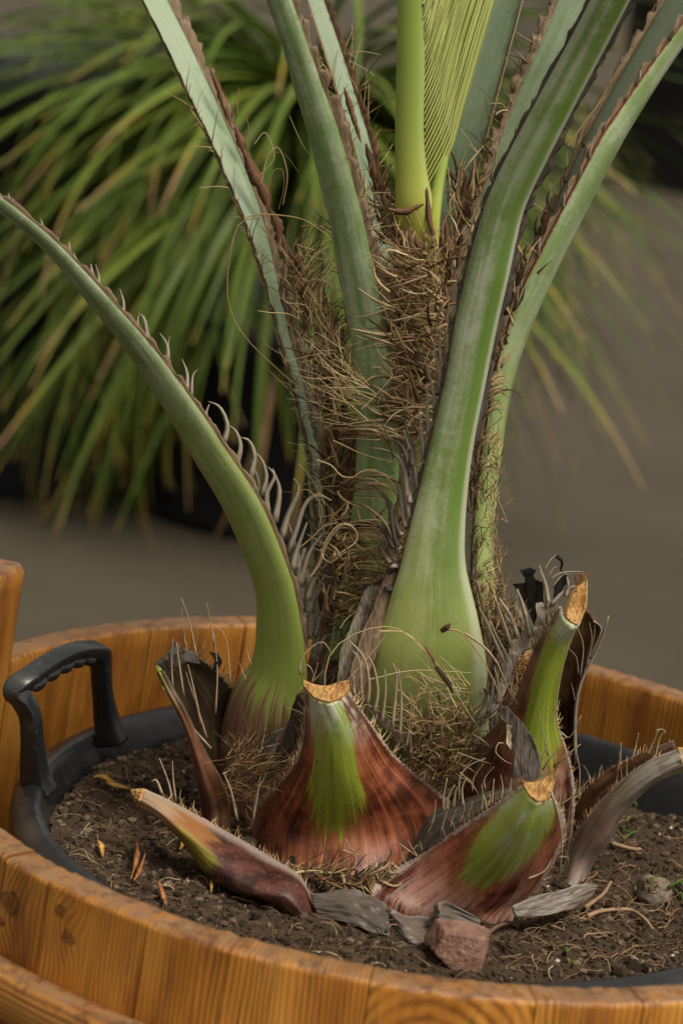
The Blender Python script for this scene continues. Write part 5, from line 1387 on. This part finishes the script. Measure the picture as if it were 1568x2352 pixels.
def mat_dry(name, a, b):
    t = NT(name); n = t.noise(t.pos(), 160, 4)
    return t.fin(t.mix(t.rng(n, .35, .65), a, b), .7, .25)
mo, my = mat_dry('dry_orange_leaf', (.2, .075, .03), (.36, .15, .05)), mat_dry('dry_yellow_leaf', (.33, .16, .03), (.55, .32, .08))
def dry_leaf(pts, w, m, label, curl=.3):
    P = [soil_pt(x, y, z) for x, y, z in pts]
    mb = MB(); ribbon(mb, P, w * .25, w * .12, .16, 12, ref=(0.2, -.5, .85), wmid=w * .5, jag=.35)
    o = mb.build('dry_leaf', m); tag(o, label, 'leaf', 'dry leaf scraps on the soil')
    return o
dry_leaf([(210, 1800, .006), (235, 1812, .012), (260, 1822, .008), (300, 1826, .006)], .005, my, 'yellow dry leaf scrap lying nearest the black pot handle')
dry_leaf([(310, 1960, .016), (312, 1992, .01), (300, 2030, .004)], .0032, mo, 'upright reddish orange leaf scrap in the open soil at the left')
dry_leaf([(330, 1995, .014), (318, 2018, .006), (306, 2034, .004)], .0026, mo, 'short orange leaf scrap leaning against the upright reddish one')
dry_leaf([(360, 2050, .01), (372, 2070, .006), (382, 2088, .003)], .0042, mo, 'orange leaf scrap nearest the front wooden rim')
dry_leaf([(412, 1962, .004), (426, 1950, .012), (438, 1945, .012), (442, 1962, .004)], .0052, my, 'curled yellow leaf scrap beside the purple brown stub')
dry_leaf([(222, 1950, .008), (230, 1962, .008), (236, 1976, .003)], .004, my, 'small yellow leaf scrap in the left soil below the pot wall')
dry_leaf([(484, 2056, .003), (486, 2040, .01), (504, 2034, .01)], .003, my, 'thin yellow leaf scrap under the purple brown stub')
# white grains
mb = MB()
for k in range(70):
    r = .28 * math.sqrt(random.random()); a = random.uniform(0, 2 * PI); x, y = r * math.cos(a), r * math.sin(a)
    if y > .15: continue
    mb.add(ICO * random.uniform(.0008, .0019) * rng.uniform(.7, 1.3, (12, 1)) + np.array([x, y, soil_h(x, y) + .0015]), ICOF)
tag(mb.build('perlite_grains', NT('perlite').fin((.5, .48, .43), .9, .2), smooth=False), 'tiny white perlite grains scattered in the dark soil', 'perlite', kind='stuff')
# straw litter
mb = MB()
for k in range(900):
    r = .29 * math.sqrt(random.random()); a = random.uniform(0, 2 * PI)
    x, y = r * math.cos(a), r * math.sin(a)
    if y > .15: continue
    L = random.uniform(.004, .026); b = random.uniform(0, 2 * PI); k2 = random.gauss(0, .35)
    P = []
    for i in range(6):
        f = i / 5
        xx, yy = x + L * f * math.cos(b + k2 * f), y + L * f * math.sin(b + k2 * f)
        P.append((xx, yy, soil_h(xx, yy) + .0025 + .002 * math.sin(PI * f)))
    mb.tube(P, .00018 + .0006 * random.random() ** 2.5, .0002, 3)
tag(mb.build('straw_litter', mat_fibre('litter', [(0, (.07, .04, .02)), (.5, (.2, .12, .06)), (1, (.42, .29, .16))]), smooth=False), 'bits of straw and dry fibre scattered over the soil', 'straw', kind='stuff')
# roots in the right part
mb = MB()
for k in range(150):
    x, y = random.uniform(1150, 1540), random.uniform(1930, 2240)
    if x < 1300 and y < 2110: continue
    a = random.uniform(-.8, .8) + (PI if random.random() < .5 else 0); L = random.uniform(40, 150)
    P = []; px, py = x, y
    for i in range(9):
        P.append(soil_pt(min(max(px, 1060), 1600), min(max(py, 1880), 2260), .003 + .006 * abs(ns(px * .03, py * .03, k))))
        a += random.gauss(0, .38); px += L / 9 * math.cos(a); py += L / 9 * .6 * math.sin(a)
    rr = random.uniform(.0003, .00075)
    mb.tube(cr(P, np.linspace(0, 1, 20)), rr, rr * .5, 4)
for pts in ([(1345, 2120), (1380, 2108), (1440, 2105), (1475, 2125), (1495, 2150)], [(1400, 1952), (1450, 1965), (1490, 1965), (1510, 1990)], [(1340, 2100), (1380, 2070), (1400, 2040)], [(1115, 2162), (1150, 2140), (1230, 2130)]):
    mb.tube(cr([soil_pt(x, y, .006) for x, y in pts], np.linspace(0, 1, 24)), .0019, .0012, 6)
tag(mb.build('root_tangle', mat_fibre('rootlets', [(0, (.09, .05, .028)), (.5, (.2, .115, .065)), (1, (.34, .22, .13))])), 'thin reddish brown roots tangled over the soil at the right', 'roots', kind='stuff')
# seedlings
mb = MB()
for (cx, cy, nn) in ((1420, 1905, 14), (1450, 1850, 10), (1530, 2045, 16), (1390, 1940, 8), (1325, 2195, 4), (1475, 2035, 6), (1555, 2050, 8)):
    for k in range(nn):
        if k % 2: continue
        p = soil_pt(cx + random.gauss(0, 16), cy + random.gauss(0, 12)); L = random.uniform(.003, .009)
        d = np.array([random.gauss(0, .5), random.gauss(0, .5), 1.0])
        ribbon(mb, [p, p + d * L * .6, p + d * L + np.array([random.gauss(0, .5), 0, -.1]) * L * .4], .0006, .0003, .3, 6, wmid=.0012)
tag(mb.build('weed_seedlings', mat_dry('seedling_green', (.05, .09, .015), (.12, .17, .035))), 'tiny bright green weed seedlings at the right of the soil', 'weeds', kind='stuff')

# ------------------------------------------------------------------ background
mp = NT('dull_black_pot').fin((.012, .013, .016), .55, .4)
def pot_lathe(name, x, y, r, h, label, rb=.8):
    mb = MB(); G = []
    for rr, z in ((0, .002), (r * rb, .002), (r * (rb + .02), .02), (r * .96, h * .88), (r * 1.02, h * .885), (r * 1.03, h), (r * .96, h), (r * .93, h * .93), (0, h * .93)):
        G.append([(rr * math.cos(2 * PI * i / 48), rr * math.sin(2 * PI * i / 48), z) for i in range(48)])
    mb.grid(G, None, closed=True)
    o = mb.build(name, mp); o.location = (x, y, 0)
    return tag(o, label, 'pot')
RC = PY(705, 255, 2.85)                                  # heart of the spiky plant
pot_lathe('plant_pot', RC[0] + .03, 2.85, .33, .42, 'dark pot under the spiky rosette plant behind the tub')
q = PZ(1490, 440, 0)
pot_lathe('plant_pot', q[0] + .28, q[1] + .5, .55, 1.5, 'tall black planter in the far background at the upper right')
q = PZ(-60, 1150, 0)
pot_lathe('plant_pot', q[0] - .02, q[1] + .36, .4, .85, 'black pot behind the spiky plant at the left edge')
ros = empty('spiky_rosette_plant', (RC[0], 2.85, .39))
tag(ros, 'spiky rosette plant with long arching green leaves and brown tips behind the tub', 'plant')
mb = MB()
mb.tube([(RC[0] + .02, 2.85, .38), (RC[0] + .01, 2.85, .5), (RC[0], 2.85, RC[2] + .03)], .06, .045, 14)
mb.build('trunk', NT('rosette_trunk').fin((.05, .03, .02), .9, .2), ros)
mls = [mat_leaf('rosette_leaf_green', (.06, .11, .01), (.17, .22, .025), (.3, .18, .08), .92), mat_leaf('rosette_leaf_dry', (.12, .08, .03), (.2, .13, .05), (.3, .17, .08), .6)]
def leaf_mesh(L, droop, w, mat):
    """arching blade from the origin along +x, bending down under its weight"""
    mb = MB(); G, UV = [], []
    n = 22; x = z = 0.0; a = 0.0
    P = []
    for i in range(n):
        f = i / (n - 1)
        P.append((x, z, a)); a = -droop * f ** 1.5
        x += L / n * math.cos(a); z += L / n * math.sin(a)
    for i, (x, z, a) in enumerate(P):
        f = i / (n - 1)
        ww = w * (1.25 if f < .06 else 1) * (1 - max(0, f - .6) / .4 * .82)
        nx, nz = -math.sin(a), math.cos(a)
        k = .0016
        G.append([(x, -ww, z), (x + nx * -ww * .5, 0, z - nz * ww * .5), (x, ww, z), (x + nx * (-ww * .5 + k), 0, z + nz * (-ww * .5 + k)), (x, -ww, z)])
        UV.append([(u, f) for u in (0, .5, 1, .5, 0)])
    mb.grid(G, UV)
    me = mb.mesh('leaf'); me.materials.append(mat)
    return me
LSP = ((.80, 1.0, .0075), (.84, 1.5, .008), (.80, 1.9, .0078), (.86, .7, .008), (.76, 1.3, .0072))
LM = [leaf_mesh(L, d, w, mls[0]) for L, d, w in LSP]
LD = [leaf_mesh(.8, 1.2, .009, mls[1]), leaf_mesh(.72, .8, .008, mls[1])]
random.seed(21)
def leaf_pose(dead):
    z_ = random.random()
    if z_ < .44: az = random.uniform(PI * .82, PI * 1.38)           # the side that reaches left past the tub
    elif z_ < .62: az = random.uniform(PI * 1.38, PI * 1.72)
    elif z_ < .95: az = random.uniform(PI * 1.72, PI * 2.12)
    else: az = random.uniform(0, 2 * PI)
    el = math.radians(random.triangular(-58, 48, 0))
    if dead: el = math.radians(random.uniform(-65, -35))
    s_ = random.uniform(.9, 1.2)
    if random.random() < .24 and not dead:        # old outer leaves hanging on the left
        az, el, s_ = random.uniform(PI * .88, PI * 1.34), math.radians(random.uniform(-48, -4)), random.uniform(1.05, 1.32)
    loc = Vector((random.gauss(0, .012), random.gauss(0, .012), RC[2] - .39 + random.uniform(-.07, .05) + .05 * math.sin(el)))
    from mathutils import Euler
    return loc, Euler((random.gauss(0, .25), -el, az)), s_
for k in range(300):
    dead = k % 18 == 0
    loc, rot, s_ = leaf_pose(dead)
    o = bpy.data.objects.new('leaf', random.choice(LD if dead else LM))
    o.location, o.rotation_euler, o.scale = loc, rot, (s_, 1, s_)
    o.parent = ros
    col.objects.link(o)
# the many leaves behind and between those, as one mass
mass = MB()
for k in range(560):
    me = random.choice(LM)
    loc, rot, s_ = leaf_pose(False)
    Mx = Matrix.LocRotScale(loc + Vector((0, .03, 0)), rot, Vector((s_ * .97, 1, s_ * .97)))
    uvd = me.uv_layers[0].data
    uvs = [(0, 0)] * len(me.vertices)
    for lp in me.loops:
        uvs[lp.vertex_index] = tuple(uvd[lp.index].uv)
    mass.add([Mx @ v.co for v in me.vertices], [tuple(p.vertices) for p in me.polygons], uvs)
mo_ = mass.build('leaf_mass', mls[0])
mo_.parent = ros
tag(mo_, kind='stuff')
